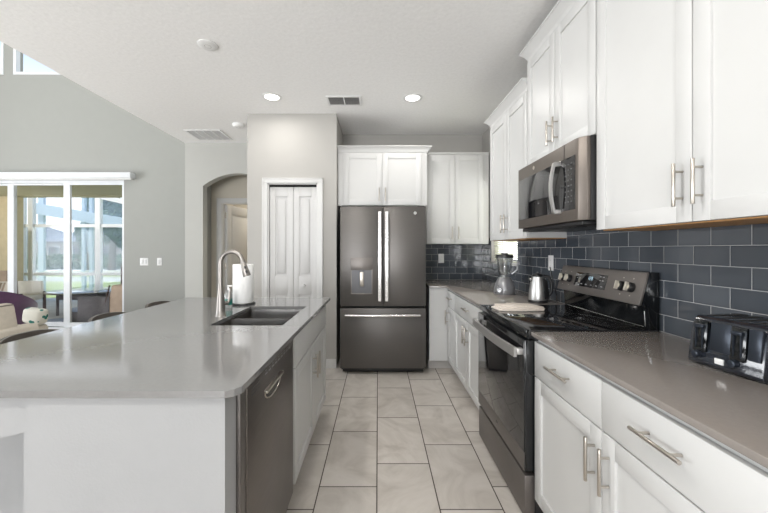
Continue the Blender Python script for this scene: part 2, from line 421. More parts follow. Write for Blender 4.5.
# arch wall
arc = [(-1.96+0.5*t, 2.20+0.175*(1-t*t)) for t in [1-k/12 for k in range(0, 25)]]
poly = [(-1.44, 0), (-1.44, CZ), (KX, CZ), (KX, 0), (-2.46, 0)] + arc[::-1] + [(-1.46, 0)]
M['wall_arch'] = mat('wall_paint_lit', (0.47, 0.47, 0.445), 0.85, bump=0.15, bscale=140, noise=0.01)  # wall paint copied lighter to even out the light on this wall
struct(MB().prism(poly, 4.846, 4.97, 'y').build('wall_arch', M['wall_arch'], smooth=0))
# hall beyond the arch, with a door opening into a back room
HY = 5.36
b = MB()
b.box(KX, -2.43, HY, HY+0.12, 0, CZ); b.box(-1.66, -1.2, HY, HY+0.12, 0, CZ); b.box(-2.43, -1.66, HY, HY+0.12, 2.04, CZ)
b.box(-1.34, -1.2, 4.97, HY, 0, CZ)
b.box(-3.2, -3.1, YL+0.15, 7.5, 0, CZ); b.box(-3.2, -1.2, 7.4, 7.5, 0, CZ); b.box(-1.3, -1.2, HY, 7.5, 0, CZ)
M['hall'] = mat('hall_paint', (0.62, 0.58, 0.50), 0.85, noise=0.01)
struct(b.build('wall_hall', M['hall'], smooth=0))
struct(MB().box(-3.2, -1.2, YL+0.15, 7.5, -0.1, 0).build('floor_back_room', M['floor'], smooth=0))
area('hall_fill', (-2.0, 6.6, 2.7), (0, 0, 0), 0.4, 0.4, 22, (1, 0.93, 0.82))  # added fill light to brighten the hall; no lamp is modelled
# living walls
SX0, SX1, SZ = -7.05, -4.165, 2.44      # slider opening
TZ0, TZ1 = 4.17, 5.0
b = MB()
y0, y1 = YL, YL+0.15
b.box(LX-0.1, SX0, y0, y1, 0, TZ0); b.box(SX1, KX+0.12, y0, y1, 0, TZ0); b.box(SX0, SX1, y0, y1, SZ, TZ0)
b.box(LX-0.1, -7.9, y0, y1, TZ0, TZ1); b.box(-6.13, -5.97, y0, y1, TZ0, TZ1); b.box(-4.2, KX, y0, y1, TZ0, TZ1)
b.box(LX-0.1, KX, y0, y1, TZ1, HZ)
b.box(KX, KX+0.12, 4.97, YL, 0, CZ)
struct(b.build('wall_living', M['wall_living'], smooth=0))
b = MB()
b.box(LX-0.1, LX, YR, -1.1, 0, HZ); b.box(LX-0.1, LX, 3.5, YL, 0, HZ); b.box(LX-0.1, LX, -1.1, 3.5, 0, 0.3); b.box(LX-0.1, LX, -1.1, 3.5, 3.7, HZ)
struct(b.build('wall_left', M['wall_living'], smooth=0))
b = MB()
b.box(LX, -3.6, YR-0.1, YR, 0, HZ); b.box(-0.2, WX, YR-0.1, YR, 0, CZ); b.box(-3.6, -0.2, YR-0.1, YR, 0, 0.5); b.box(-3.6, -0.2, YR-0.1, YR, 2.7, CZ); b.box(-3.6, KX, YR-0.1, YR, CZ, HZ)
struct(b.build('wall_front', M['wall'], smooth=0))
for nm, args in (('window_3', (LX-0.06, LX-0.05, -1.1, 3.5, 0.3, 3.7)), ('window_4', (-3.6, -0.2, YR-0.06, YR-0.05, 0.5, 2.7))):
    struct(MB().box(*args).build(nm, M['glass'], smooth=0))  # unseen windows, added so that fill light can enter

# transom windows
for i, (a, c) in enumerate(((-7.9, -6.13), (-5.97, -4.2))):
    w = root('window_%d' % (5+i), '', 'x', ((a+c)/2, YL, TZ0)); del w['label']; del w['category']; struct(w)
    f = MB(); t = 0.045
    f.box(a, a+t, YL-0.01, YL+0.06, TZ0, TZ1); f.box(c-t, c, YL-0.01, YL+0.06, TZ0, TZ1); f.box(a+t, c-t, YL-0.01, YL+0.06, TZ0, TZ0+t); f.box(a+t, c-t, YL-0.01, YL+0.06, TZ1-t, TZ1)
    f.build('window_frame', M['alu'], w, smooth=0)
    MB().box(a+t, c-t, YL+0.02, YL+0.026, TZ0+t, TZ1-t).build('pane', M['glass'], w, smooth=0)

# sliding door: three panels
sl = root('window_1', '', 'x', (-5.5, YL, 0)); del sl['label']; del sl['category']; struct(sl)
f = MB()
f.box(SX0, SX0+0.05, YL-0.02, YL+0.13, 0, SZ); f.box(SX1-0.02, SX1, YL-0.0, YL+0.13, 0, SZ); f.box(SX0+0.05, SX1-0.02, YL+0.001, YL+0.129, SZ-0.045, SZ-0.001); f.box(SX0+0.05, SX1-0.02, YL-0.02, YL+0.018, 0, 0.03)
f.build('window_frame', M['alu'], sl, smooth=0)
pw = 1.0
for k, (a, c, yy) in enumerate(((-5.175, -4.185, 0.02), (-6.14, -5.10, 0.06), (-7.03, -6.055, 0.10))):
    f = MB(); t = 0.105; y = YL+yy
    tr_ = 0.025 if k == 0 else t
    f.box(a, a+t, y, y+0.035, 0.002, SZ-0.045, 0.004); f.box(c-tr_, c, y, y+0.035, 0.002, SZ-0.045, 0.004); f.box(a+t-0.004, c-tr_+0.004, y+0.003, y+0.032, 0.03, 0.10); f.box(a+t-0.004, c-tr_+0.004, y+0.003, y+0.032, SZ-0.07, SZ-0.045)
    p = f.build('sliding_panel', M['alu'], sl, smooth=0)
    MB().box(a+t, c-tr_, y+0.014, y+0.020, 0.10, SZ-0.07).build('pane', M['glass'], p, smooth=0)
    if k == 1:
        MB().box(c-0.045, c-0.02, y-0.03, y, 0.95, 1.25, 0.004).build('pull_handle', M['alu'], p)

# kitchen window + blind in the right wall
w = root('window_2', '', 'x', (WX, (WY0+WY1)/2, WZ0)); del w['label']; del w['category']; struct(w)
f = MB(); t = 0.04
f.box(WX+0.07, WX+0.12, WY0, WY0+t, WZ0, WZ1); f.box(WX+0.07, WX+0.12, WY1-t, WY1, WZ0, WZ1); f.box(WX+0.07, WX+0.12, WY0+t, WY1-t, WZ0, WZ0+t); f.box(WX+0.07, WX+0.12, WY0+t, WY1-t, WZ1-t, WZ1)
f.build('window_frame', M['alu'], w, smooth=0)
MB().box(WX+0.09, WX+0.096, WY0+t, WY1-t, WZ0+t, WZ1-t).build('pane', M['glass'], w, smooth=0)
MB().box(WX-0.025, WX+0.07, WY0-0.0, WY1, WZ0-0.012, WZ0, 0.003).build('window_sill', M['trim'], w)
bl = root('window_blind', 'pale slatted blind in the small window at the far end of the right wall', 'blind', (WX+0.03, (WY0+WY1)/2, WZ1))
f = MB()
M['blind'] = mat('blind_slat', (0.80, 0.80, 0.66), 0.5, noise=0.05)
k = 0; z = WZ0+0.02
while z < WZ1-0.06:
    f.mbox(Matrix.Translation((WX+0.035, (WY0+WY1)/2, z)) @ Matrix.Rotation(math.radians(32), 4, 'Y'), 0.024, WY1-WY0-0.02, 0.0025); z += 0.021
o = f.build('slat', M['blind'], bl, smooth=0); o['kind'] = 'stuff'
MB().box(WX+0.01, WX+0.06, WY0+0.01, WY1-0.01, WZ1-0.05, WZ1, 0.003).build('head_rail', M['plate'], bl)
MB().box(WX+0.02, WX+0.05, WY0+0.01, WY1-0.01, WZ0+0.001, WZ0+0.012, 0.003).build('bottom_rail', M['plate'], bl)

# backsplash
b = MB(); bx0 = WX-0.009
b.box(bx0, WX, -0.9, WY0, 0.9141, 1.44); b.box(bx0, WX, WY1, YB, 0.9141, 1.44); b.box(bx0, WX, WY0, WY1, 0.9141, WZ0-0.012)
struct(b.build('trim_backsplash_side', M['tile_y'], smooth=0))
struct(MB().box(0.545, bx0, YB-0.009, YB, 0.9141, 1.40).build('trim_backsplash_back', M['tile_x'], smooth=0))
# baseboards
struct(MB().box(-0.60, -0.457, PY-0.014, PY, 0, 0.10, 0.003).box(-1.44, -1.28, PY-0.014, PY, 0, 0.10, 0.003).build('baseboard_pantry', M['trim']))
struct(MB().box(SX1+0.0, KX, YL-0.014, YL, 0, 0.10, 0.003).build('baseboard_living', M['trim']))
struct(MB().box(KX, -2.46, 4.832, 4.846, 0, 0.10, 0.003).build('baseboard_arch', M['trim']))

# ------------------------------------------------------------ doors with casings
def casing(name, x0, x1, ztop, yf, wd=0.058, parent=None):
    b = MB()
    for (a, c) in ((x0-wd, x0), (x1, x1+wd)):
        b.box(a, c, yf-0.016, yf, 0, ztop+wd, 0.004); 
    b.box(x0-wd, x1+wd, yf-0.0165, yf, ztop, ztop+wd, 0.004)
    b.box(x0-wd, x0-wd+0.014, yf-0.022, yf-0.010, 0, ztop+wd, 0.003); b.box(x1+wd-0.014, x1+wd, yf-0.022, yf-0.010, 0, ztop+wd, 0.003); b.box(x0-wd, x1+wd, yf-0.022, yf-0.010, ztop+wd-0.014, ztop+wd, 0.003)
    b.box(x0, x0+0.012, yf, yf+0.11, 0, ztop); b.box(x1-0.012, x1, yf, yf+0.11, 0, ztop); b.box(x0, x1, yf, yf+0.11, ztop-0.012, ztop)
    return struct(b.build(name, M['trim'], parent))
casing('trim_1', -1.215, -0.665, 2.035, PY)
casing('trim_2', -2.43, -1.66, 2.03, HY, 0.07)

def raised_leaf(b, M4, w, h, t, panels):
    # leaf in local coords: x 0..w, z 0..h, front at y=0 facing -y
    def bx(x0, x1, y0, y1, z0, z1, bev=0):
        b.mbox(M4 @ Matrix.Translation(((x0+x1)/2, (y0+y1)/2, (z0+z1)/2)), abs(x1-x0), abs(y1-y0), abs(z1-z0), bev)
    st = 0.062 if w < 0.4 else 0.11
    bx(0, w, 0.010, t, 0, h)
    bx(0, st, 0, 0.012, 0, h, 0.003); bx(w-st, w, 0, 0.012, 0, h, 0.003)
    zs = [0]+[z for p in panels for z in p]+[h]
    for i in range(0, len(zs), 2): bx(st-0.002, w-st+0.002, 0, 0.012, zs[i], zs[i+1], 0.003)
    for (z0, z1) in panels: bx(st+0.022, w-st-0.022, 0.002, 0.012, z0+0.028, z1-0.028, 0.007)
pd = root('door_1', '', 'x', (-0.94, PY+0.03, 0)); del pd['label']; del pd['category']; struct(pd)
lw = 0.2605
for i in range(2):
    b = MB(); x = -1.2+i*(lw+0.003)
    raised_leaf(b, Matrix.Translation((x, PY+0.025, 0.012)), lw, 1.985, 0.032, ((0.16, 0.80), (1.00, 1.88)))
    lf = b.build('door_leaf', M['door_paint'], pd)
    if i == 1:
        xk = -0.82
        MB().lathe([(0, 0), (0.017, 0.0), (0.013, 0.008), (0.009, 0.014), (0.013, 0.02), (0.018, 0.028), (0.016, 0.036), (0, 0.04)], seg=24).bm
        kb = MB(); kb.lathe([(0, 0), (0.019, 0.0), (0.013, 0.008), (0.010, 0.014), (0.015, 0.02), (0.021, 0.028), (0.018, 0.038), (0, 0.042)], seg=24)
        kb.bm.transform(Matrix.Translation((xk, PY+0.025, 0.905)) @ Matrix.Rotation(PI/2, 4, 'X'))
        kb.build('door_knob', M['door_paint'], lf)
struct(MB().box(-1.203, -0.677, PY+0.03, PY+0.05, 2.0, 2.023).build('door_gap_shade', M['dark_gap'], smooth=0))  # dark strip put in for the shade in the gap above the leaves
# hall door ajar
hd = root('door_2', '', 'x', (-2.40, HY+0.12, 0)); del hd['label']; del hd['category']; struct(hd)
b = MB(); A = Matrix.Translation((-2.385, HY+0.10, 0.012)) @ Matrix.Rotation(math.radians(80), 4, 'Z')
raised_leaf(b, A, 0.76, 2.0, 0.035, ((0.2, 0.85), (1.05, 1.86)))
b.build('door_leaf', M['door_paint'], hd)
for z in (0.25, 1.0, 1.8): MB().box(-2.42, -2.40, HY+0.09, HY+0.115, z, z+0.09, 0.002).build('hinge', M['nickel'], hd)

# ------------------------------------------------------------ cabinet toolkit
class Frame:      # maps (along, z, out) to world
    def __init__(s, kind, plane): s.k = kind; s.p = plane
    def box(s, mb, a0, a1, z0, z1, n0, n1, bev=0):
        if s.k == 'R': mb.box(s.p-n1, s.p-n0, a0, a1, z0, z1, bev)
        elif s.k == 'I': mb.box(s.p+n0, s.p+n1, a0, a1, z0, z1, bev)
        else: mb.box(a0, a1, s.p-n1, s.p-n0, z0, z1, bev)
    def pt(s, a, z, n):
        return {'R': (s.p-n, a, z), 'I': (s.p+n, a, z), 'B': (a, s.p-n, z)}[s.k]
def shaker(fr, a0, a1, z0, z1, parent, name='door', st=0.062, t=0.019, flat=False):
    b = MB()
    if flat: fr.box(b, a0, a1, z0, z1, 0, t, 0.0018)
    else:
        fr.box(b, a0+st-0.004, a1-st+0.004, z0+st-0.004, z1-st+0.004, 0, t-0.009)
        fr.box(b, a0, a0+st, z0, z1, 0, t, 0.0018); fr.box(b, a1-st, a1, z0, z1, 0, t, 0.0018)
        fr.box(b, a0+st-0.001, a1-st+0.001, z0, z0+st, 0, t-0.0002, 0.0018); fr.box(b, a0+st-0.001, a1-st+0.001, z1-st, z1, 0, t-0.0002, 0.0018)
    return b.build(name, M['white'], parent)
def pull(fr, a, z, parent, vert=True, ln=0.15, n0=0.019, r=0.0058):
    b = MB(); so_ = 0.032
    if vert:
        b.cyl(fr.pt(a, z-ln/2, n0+so_), fr.pt(a, z+ln/2, n0+so_), r, seg=14, bev=0.001)
        for s in (-1, 1): b.cyl(fr.pt(a, z+s*ln*0.31, n0), fr.pt(a, z+s*ln*0.31, n0+so_), r*0.72, seg=10)
    else:
        b.cyl(fr.pt(a-ln/2, z, n0+so_), fr.pt(a+ln/2, z, n0+so_), r, seg=14, bev=0.001)
        for s in (-1, 1): b.cyl(fr.pt(a+s*ln*0.31, z, n0), fr.pt(a+s*ln*0.31, z, n0+so_), r*0.72, seg=10)
    return part_label(b.build('handle', M['nickel'], parent), 'brushed nickel bar handle')
def cab_body(fr, a0, a1, z0, z1, depth, parent, toe=False, mt='white'):
    b = MB()
    if toe:
        fr.box(b, a0, a1, 0.105, z1, -depth, 0)
        o = b.build('body', M[mt], parent, smooth=0)
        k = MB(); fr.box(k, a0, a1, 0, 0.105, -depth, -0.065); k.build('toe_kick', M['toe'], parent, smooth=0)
    else:
        fr.box(b, a0, a1, z0, z1, -depth, 0); o = b.build('body', M[mt], parent, smooth=0)
    return o
CT = 0.894       # cabinet top under worktop
# right base run
FR = Frame('R', 0.764)
YN = 1.150       # door seam of the near cabinet
def base_cab(label, a0, a1, doors, drawers, depth=0.587):
    r = root('base_cabinet', label, 'cabinet', FR.pt((a0+a1)/2, 0, 0))
    cab_body(FR, a0, a1, 0, CT, depth, r, toe=True)
    for (x0, x1, hx) in doors:
        d = shaker(FR, x0, x1, 0.118, 0.700, r)
        if hx is not None: pull(FR, hx, 0.585, d)
    for (x0, x1) in drawers:
        d = shaker(FR, x0, x1, 0.706, 0.868, r, 'drawer', flat=True)
        pull(FR, (x0+x1)/2, 0.80, d, vert=False, ln=0.165)
    return r
YR0 = 1.645      # near edge of the range opening
YR1 = 2.405      # far edge
base_cab('white shaker base cabinet between the black range and the toaster end of the worktop', 0.645, YR0, ((YN+0.002, YR0-0.003, YN+0.037), (0.648, YN-0.002, YN-0.037)), ((YN+0.002, YR0-0.003), (0.648, YN-0.002)))
base_cab('white base cabinet at the near right edge, partly out of the photo', -0.60, 0.643, ((0.02, 0.640, 0.60), (-0.597, 0.016, -0.02)), ((0.02, 0.640), (-0.597, 0.016)))
yA = 3.36
base_cab('white base cabinet just past the range, two doors under one drawer', YR1+0.002, yA-0.001, ((YR1+0.005, 2.885, 2.85), (2.889, yA-0.004, 2.925)), ((YR1+0.005, yA-0.004),))
base_cab('narrow white base cabinet in the far corner with one door and drawer', yA, 3.72, ((yA+0.003, 3.70, yA+0.30),), ((yA+0.003, 3.70),), depth=0.587)
# corner / back base, blank filler facing the camera
r = root('base_cabinet', 'blank white base cabinet end between the refrigerator and the far corner', 'cabinet', (0.95, 4.2, 0))
b = MB(); b.box(0.555, 0.763, 3.722, YB-0.001, 0.105, CT); b.box(0.777, WX-0.001, 3.73, YB-0.001, 0.105, CT); b.build('body', M['white'], r, smooth=0)
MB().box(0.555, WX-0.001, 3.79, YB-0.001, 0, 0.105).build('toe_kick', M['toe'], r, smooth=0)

# worktops
tz0, tz1 = CT, 0.914
o = MB().prism([(0.728, -0.62), (WX-0.010, -0.62), (WX-0.010, YR0-0.003), (0.728, YR0-0.003)], tz0, tz1, 'z', bev=0.0025).build('countertop', M['quartz'], origin=(1.05, 0.5, tz0))
tag(o, 'grey-brown quartz worktop on the right, nearest, with the toaster on it', 'countertop')
o = MB().prism([(0.728, YR1+0.003), (WX-0.010, YR1+0.003), (WX-0.010, YB-0.010), (0.548, YB-0.010), (0.548, 3.69), (0.728, 3.69)], tz0, tz1, 'z', bev=0.0025).build('countertop', M['quartz'], origin=(1.05, 3.4, tz0))
tag(o, 'grey L-shaped quartz worktop in the far corner under blender and kettle', 'countertop')

# upper cabinets on the right wall
FU = Frame('R', 1.084)
def crown(parent, fr, a0, a1, z, h=0.075, out=0.055, side0=False, side1=False, depth=0.27):
    b = MB()
    prof = [(0.0, 0), (0.008, 0), (0.012, h*0.25), (out*0.55, h*0.62), (out*0.9, h*0.86), (out, h*0.88), (out, h), (0, h)]
    # run along front
    e0 = out if side0 else 0; e1 = out if side1 else 0
    bm = b.bm
    def ring(a, mit):
        vs = []
        for n, zz in prof:
            vs.append(bm.verts.new(fr.pt(a + mit*n, z+zz, n)))
        return vs
    r0 = ring(a0, -1 if side0 else 0); r1 = ring(a1, 1 if side1 else 0)
    for i in range(len(prof)): bm.faces.new((r0[i], r0[(i+1) % len(prof)], r1[(i+1) % len(prof)], r1[i]))
    for fl, rr, a, sg in ((side0, r0, a0, -1), (side1, r1, a1, 1)):
        if fl:
            r2 = [bm.verts.new(fr.pt(a+sg*n, z+zz, -depth)) for n, zz in prof]
            for i in range(len(prof)): bm.faces.new((rr[i], rr[(i+1) % len(prof)], r2[(i+1) % len(prof)], r2[i]))
            bm.faces.new(r2)
        else: bm.faces.new(rr)
    bmesh.ops.recalc_face_normals(bm, faces=bm.faces[:])
    return b.build('crown', M['white'], parent, smooth=20)
UZ = 1.397
def wall_cab(label, fr, a0, a1, z0, z1, doors, depth, cr=None, hz=None, cat='cabinet', wood=False):
    r = root('wall_cabinet', label, cat, fr.pt((a0+a1)/2, z0, 0))
    cab_body(fr, a0, a1, z0+(0.004 if wood else 0), z1, depth, r)
    if wood:
        b = MB(); fr.box(b, a0+0.002, a1-0.002, z0-0.001, z0+0.0035, -depth+0.002, -0.016); part_label(b.build('underside', M['wood'], r, smooth=0), 'unpainted wood underside')
    for (x0, x1, hx) in doors:
        d = shaker(fr, x0, x1, z0+0.003, z1-0.012, r)
        if hx is not None: pull(fr, hx, hz if hz else z0+0.133, d)
    if cr: crown(r, fr, a0, a1, z1, **cr)
    return r
UD = WX-1.084-0.001
wall_cab('large white shaker wall cabinet above the toaster, nearest the camera', FU, 0.66, 1.686, UZ, 2.66, ((1.172, 1.682, 1.207), (0.664, 1.168, 1.133)), UD, dict(h=0.08), wood=True)
wall_cab('white wall cabinet at the right edge, mostly out of the photo', FU, -0.60, 0.658, UZ, 2.66, ((0.03, 0.655, 0.065), (-0.597, 0.026, -0.01)), UD, dict(h=0.08), wood=True)
YM = 2.468
wall_cab('short white wall cabinet mounted above the microwave', FU, 1.688, YM, 1.872, 2.645, ((2.083, YM-0.004, 2.118), (1.692, 2.079, 2.043)), UD, dict(h=0.08, side1=True), hz=1.872+0.145)
wall_cab('white wall cabinet on the right wall, far side of the microwave', FU, YM+0.002, 3.285, 1.385, 2.455, ((2.875, 3.280, 2.91), (YM+0.006, 2.871, 2.836)), UD, dict(h=0.08, side1=True), wood=True)
FBk = Frame('B', 4.175)
wall_cab('white two-door wall cabinet on the back wall right of the refrigerator', FBk, 0.566, 1.34, 1.372, 2.455, ((0.585, 0.925, 0.888), (0.929, 1.270, 0.966)), 0.314, dict(h=0.025, out=0.018))
FFr = Frame('B', 3.894)
wall_cab('white two-door cabinet directly above the refrigerator', FFr, -0.452, 0.553, 1.80, 2.40, ((-0.39, 0.045, 0.012), (0.049, 0.49, 0.082)), 0.594, dict(h=0.065, out=0.05, side1=True), hz=1.92)

# ------------------------------------------------------------ island
FI = Frame('I', -0.437)
IY0, IY1, IX0, IX1 = 0.953, 2.812, -1.555, -0.389
sx0, sx1, sy0, sy1 = -0.872, -0.492, 1.775, 2.375
b = MB(); c = 0.035
b.prism([(IX0, IY0), (IX1-c, IY0), (IX1-c*0.35, IY0+c*0.35), (IX1, IY0+c), (IX1, sy0), (sx1, sy0), (sx0, sy0), (IX0, sy0)], tz0, tz1)
b.prism([(IX0, sy0), (sx0, sy0), (sx0, sy1), (IX0, sy1)], tz0, tz1); b.prism([(sx1, sy0), (IX1, sy0), (IX1, sy1), (sx1, sy1)], tz0, tz1)
b.prism([(IX0, sy1), (IX1, sy1), (IX1, IY1), (IX0, IY1)], tz0, tz1)
o = b.build('island_countertop', M['quartz_island'], origin=(-0.97, 1.9, tz0), smooth=0)
tag(o, 'large polished grey quartz island worktop with the sink cut-out', 'countertop')
# island knee wall (painted drywall) : near end, back side and far end
r = root('island_wall', 'painted half wall wrapping the near end and back of the island', 'half wall', (-1.0, 1.9, 0))
b = MB(); b.box(-1.003, -0.437, 0.985, 1.062, 0, tz0-0.0005); b.box(-1.003, -0.96, 1.062, 2.76, 0, tz0-0.0005)
b.build('panel', M['island_paint'], r, smooth=0)
b = MB(); b.prism([(-1.004, 0), (-1.004, tz0-0.001), (-1.50, tz0-0.001), (-1.50, 0.66), (-1.027, 0.775), (-1.027, 0)], 1.0, 1.04, 'y')
b.build('bracket', M['island_paint'], r, smooth=0)
b = MB(); b.box(-1.50, -1.004, 1.36, 1.42, 0, tz0-0.0005); b.build('support_panel', M['island_paint'], r, smooth=0)
# sink cabinet
IS0, IS1 = 1.722, 2.775
r = root('sink_cabinet', 'white shaker sink cabinet in the island, far side of the dishwasher', 'cabinet', (-0.437, 2.25, 0))
b = MB()
FI.box(b, IS0, IS0+0.018, 0.105, CT-0.001, -0.52, 0); FI.box(b, IS1-0.018, IS1, 0.105, CT-0.001, -0.52, 0); FI.box(b, IS0, IS1, 0.105, 0.125, -0.52, 0)
FI.box(b, IS0, IS1, 0.125, CT-0.001, -0.035, 0); FI.box(b, IS0, IS1, 0.125, CT-0.001, -0.52, -0.50)
b.build('body', M['white'], r, smooth=0)
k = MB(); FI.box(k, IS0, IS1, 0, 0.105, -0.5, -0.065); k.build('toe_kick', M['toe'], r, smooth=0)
mid = (IS0+IS1)/2
d = shaker(FI, IS0+0.02, IS1-0.01, 0.706, 0.868, r, 'drawer_front', flat=True)
d = shaker(FI, IS0+0.02, mid-0.002, 0.118, 0.700, r); pull(FI, mid-0.037, 0.56, d)
d = shaker(FI, mid+0.002, IS1-0.01, 0.118, 0.700, r); pull(FI, mid+0.037, 0.56, d)

# dishwasher
r = root('dishwasher', 'slate stainless dishwasher in the near end of the island', 'dishwasher', (-0.44, 1.4, 0))
D0, D1 = 1.066, 1.718
b = MB(); FI.box(b, D0, D1, 0.02, CT-0.004, -0.50, -0.012); b.build('tub', M['black'], r, smooth=0)
b = MB(); FI.box(b, D0+0.048, D1-0.006, 0.10, 0.872, -0.012, 0.016, 0.004); door = b.build('door', M['dw'], r)
b = MB(); FI.box(b, D0+0.0, D0+0.045, 0.10, 0.872, -0.012, 0.012, 0.003); b.build('side_trim', M['slate_range'], r)
b = MB(); FI.box(b, D0+0.048, D1-0.006, 0.875, 0.889, -0.012, 0.010, 0.002); b.build('control_strip', M['black'], r)
b = MB(); FI.box(b, D0+0.01, D1-0.01, 0.0, 0.095, -0.08, -0.05); b.build('toe_kick', M['black'], r, smooth=0)
# pocket handle : bright lip over a dark pocket
b = MB(); pts = []
for k in range(13):
    a = PI*k/12; pts.append((1.385-0.10*math.cos(a)*1.0, 0.772-0.040*math.sin(a)))
b.prism(pts, -0.437+0.0155, -0.437+0.0172, 'x'); b.build('handle_pocket', M['black'], door)
b = MB(); pp = [FI.pt(1.385-0.104*math.cos(PI*k/16), 0.772-0.042*math.sin(PI*k/16), 0.017) for k in range(17)]
b.tube(pp, 0.0028, 8)
b.box(-0.437+0.015, -0.437+0.030, 1.275, 1.495, 0.771, 0.783, 0.003)
part_label(b.build('handle', M['nickel'], door), 'bright curved pocket handle lip')
b = MB()
for k in range(4): FI.box(b, 1.15, 1.225, 0.815+k*0.012, 0.820+k*0.012, 0.0155, 0.0165)
b.build('vent', M['black'], door, smooth=0)
b = MB()
for k in range(9): FI.box(b, 1.29+k*0.042, 1.312+k*0.042, 0.836, 0.842, 0.0155, 0.0165); FI.box(b, 1.29+k*0.042, 1.305+k*0.042, 0.850, 0.853, 0.0155, 0.0165)
b.build('control_marks', M['print'], door, smooth=0)
b = MB(); b.cyl(FI.pt(1.41, 0.20, 0.0155), FI.pt(1.41, 0.20, 0.018), 0.014, seg=24); b.build('badge', M['chrome'], door)

# sink : two stainless bowls
def rrect(x0, x1, y0, y1, r, n=6):
    P = []
    for cx, cy, a0 in ((x1-r, y1-r, 0), (x0+r, y1-r, PI/2), (x0+r, y0+r, PI), (x1-r, y0+r, 1.5*PI)):
        for k in range(n+1): a = a0+PI/2*k/n; P.append((cx+r*math.cos(a), cy+r*math.sin(a)))
    return P
r = root('kitchen_sink', 'double-bowl stainless undermount sink in the island', 'sink', ((sx0+sx1)/2, (sy0+sy1)/2, 0.70))
ydiv = 2.07
def bowl(x0, x1, y0, y1, zt, zb):
    m_ = MB(); bm = m_.bm; rings = []
    for (ins, z, rad) in ((-0.0, zt, 0.03), (0.004, zt-0.05, 0.03), (0.008, zb+0.03, 0.03), (0.018, zb+0.008, 0.03), (0.04, zb, 0.03)):
        rings.append([bm.verts.new((x, y, z)) for x, y in rrect(x0+ins, x1-ins, y0+ins, y1-ins, rad)])
    n = len(rings[0])
    for a, d_ in zip(rings[:-1], rings[1:]):
        for i in range(n): bm.faces.new((a[i], a[(i+1) % n], d_[(i+1) % n], d_[i]))
    bm.faces.new(rings[-1])
    bmesh.ops.solidify(bm, geom=bm.faces[:], thickness=0.0012)
    m_.cyl(((x0+x1)/2, (y0+y1)/2, zb+0.0005), ((x0+x1)/2, (y0+y1)/2, zb+0.003), 0.042, seg=28)
    return m_
bowl(sx0, sx1, sy0, ydiv-0.008, CT-0.002, 0.70).build('bowl', M['steel'], r)
bowl(sx0, sx1, ydiv+0.008, sy1, CT-0.002, 0.70).build('bowl', M['steel'], r)
b = MB(); b.box(sx0, sx1, ydiv-0.009, ydiv+0.009, CT-0.028, CT-0.012, 0.003); part_label(b.build('divider', M['chrome'], r), 'bright rim between the bowls')

# faucet
fx, fy = -0.925, 2.03
r = root('kitchen_faucet', 'tall gooseneck brushed nickel faucet behind the island sink', 'faucet', (fx, fy, 0.914))
M['faucet'] = mat('faucet_nickel', (0.30, 0.28, 0.26), 0.40, 1.0, noise=0.04)
MB().lathe([(0.0, 0), (0.030, 0), (0.030, 0.004), (0.026, 0.010), (0.0245, 0.05), (0.019, 0.12), (0.0145, 0.17), (0.0135, 0.18), (0, 0.18)], (fx, fy, 0.914)).build('base', M['faucet'], r)
R_ = 0.064; zc = 1.228; pts = [(fx, fy, 1.08), (fx, fy, 1.16)]
for k in range(0, 15): a = PI*k/14*0.94; pts.append((fx+R_-R_*math.cos(a), fy, zc+R_*math.sin(a)))
last = Vector(pts[-1]); dr = (Vector(pts[-1])-Vector(pts[-2])).normalized()
MB().tube(pts, 0.0125, 16).build('neck', M['faucet'], r)
p1 = last+dr*0.095
hb = MB(); hb.cyl(last-dr*0.003, last+dr*0.012, 0.0145, 0.0150); hb.cyl(last+dr*0.012, p1, 0.0150, 0.0225, seg=24, bev=0.002)
hd_ = hb.build('spray_head', M['faucet'], r)
cm = (last+p1)/2; side = Vector((0.55, -0.83, 0.1)).normalized()
q = dr.to_track_quat('Z', 'Y').to_matrix()
for tt in (0.45, 0.72):
    c_ = last+dr*0.095*tt; rr = 0.015+0.0075*tt
    b = MB(); b.mbox(Matrix.Translation(c_+side*rr*0.95) @ q.to_4x4(), 0.010, 0.010, 0.016, 0.003); b.build('button', M['black'], hd_)
b = MB(); b.cyl((fx, fy, 0.985), (fx+0.025, fy+0.035, 0.985), 0.013, seg=18); b.tube([(fx+0.025, fy+0.035, 0.985), (fx+0.03, fy+0.045, 1.0), (fx+0.034, fy+0.05, 1.07)], [0.010, 0.008, 0.006], 10)
b.build('lever', M['faucet'], r)

# paper towel roll on a black holder
px, py = -0.965, 2.47
r = root('paper_towel_holder', 'white paper towel roll standing on a black holder behind the faucet', 'paper towel', (px, py, 0.914))
MB().lathe([(0, 0), (0.082, 0), (0.084, 0.006), (0.080, 0.012), (0, 0.012)], (px, py, 0.914), 40).build('base', M['black'], r)
MB().cyl((px, py, 0.925), (px, py, 1.215), 0.008, seg=12).build('rod', M['black'], r)
MB().lathe([(0.022, 0), (0.068, 0), (0.070, 0.004), (0.070, 0.268), (0.068, 0.272), (0.022, 0.272), (0.022, 0)], (px, py, 0.927), 40).build('paper_roll', M['paper'], r)
# soap bottle
qx, qy = -1.01, 2.33
r = root('soap_bottle', 'small clear soap bottle with dark green label between faucet and paper towels', 'bottle', (qx, qy, 0.914))
MB().lathe([(0, 0), (0.024, 0), (0.026, 0.004), (0.026, 0.085), (0.020, 0.10), (0.010, 0.108), (0.010, 0.118), (0, 0.118)], (qx, qy, 0.914), 24).build('body', M['soap'], r)
MB().lathe([(0.0266, 0.02), (0.0266, 0.06)], (qx, qy, 0.914), 24).build('bottle_label', M['green'], r)
b = MB(); b.cyl((qx, qy, 1.032), (qx, qy, 1.055), 0.006); b.box(qx-0.006, qx+0.03, qy-0.006, qy+0.006, 1.055, 1.064, 0.002); b.build('pump', M['plate'], r)

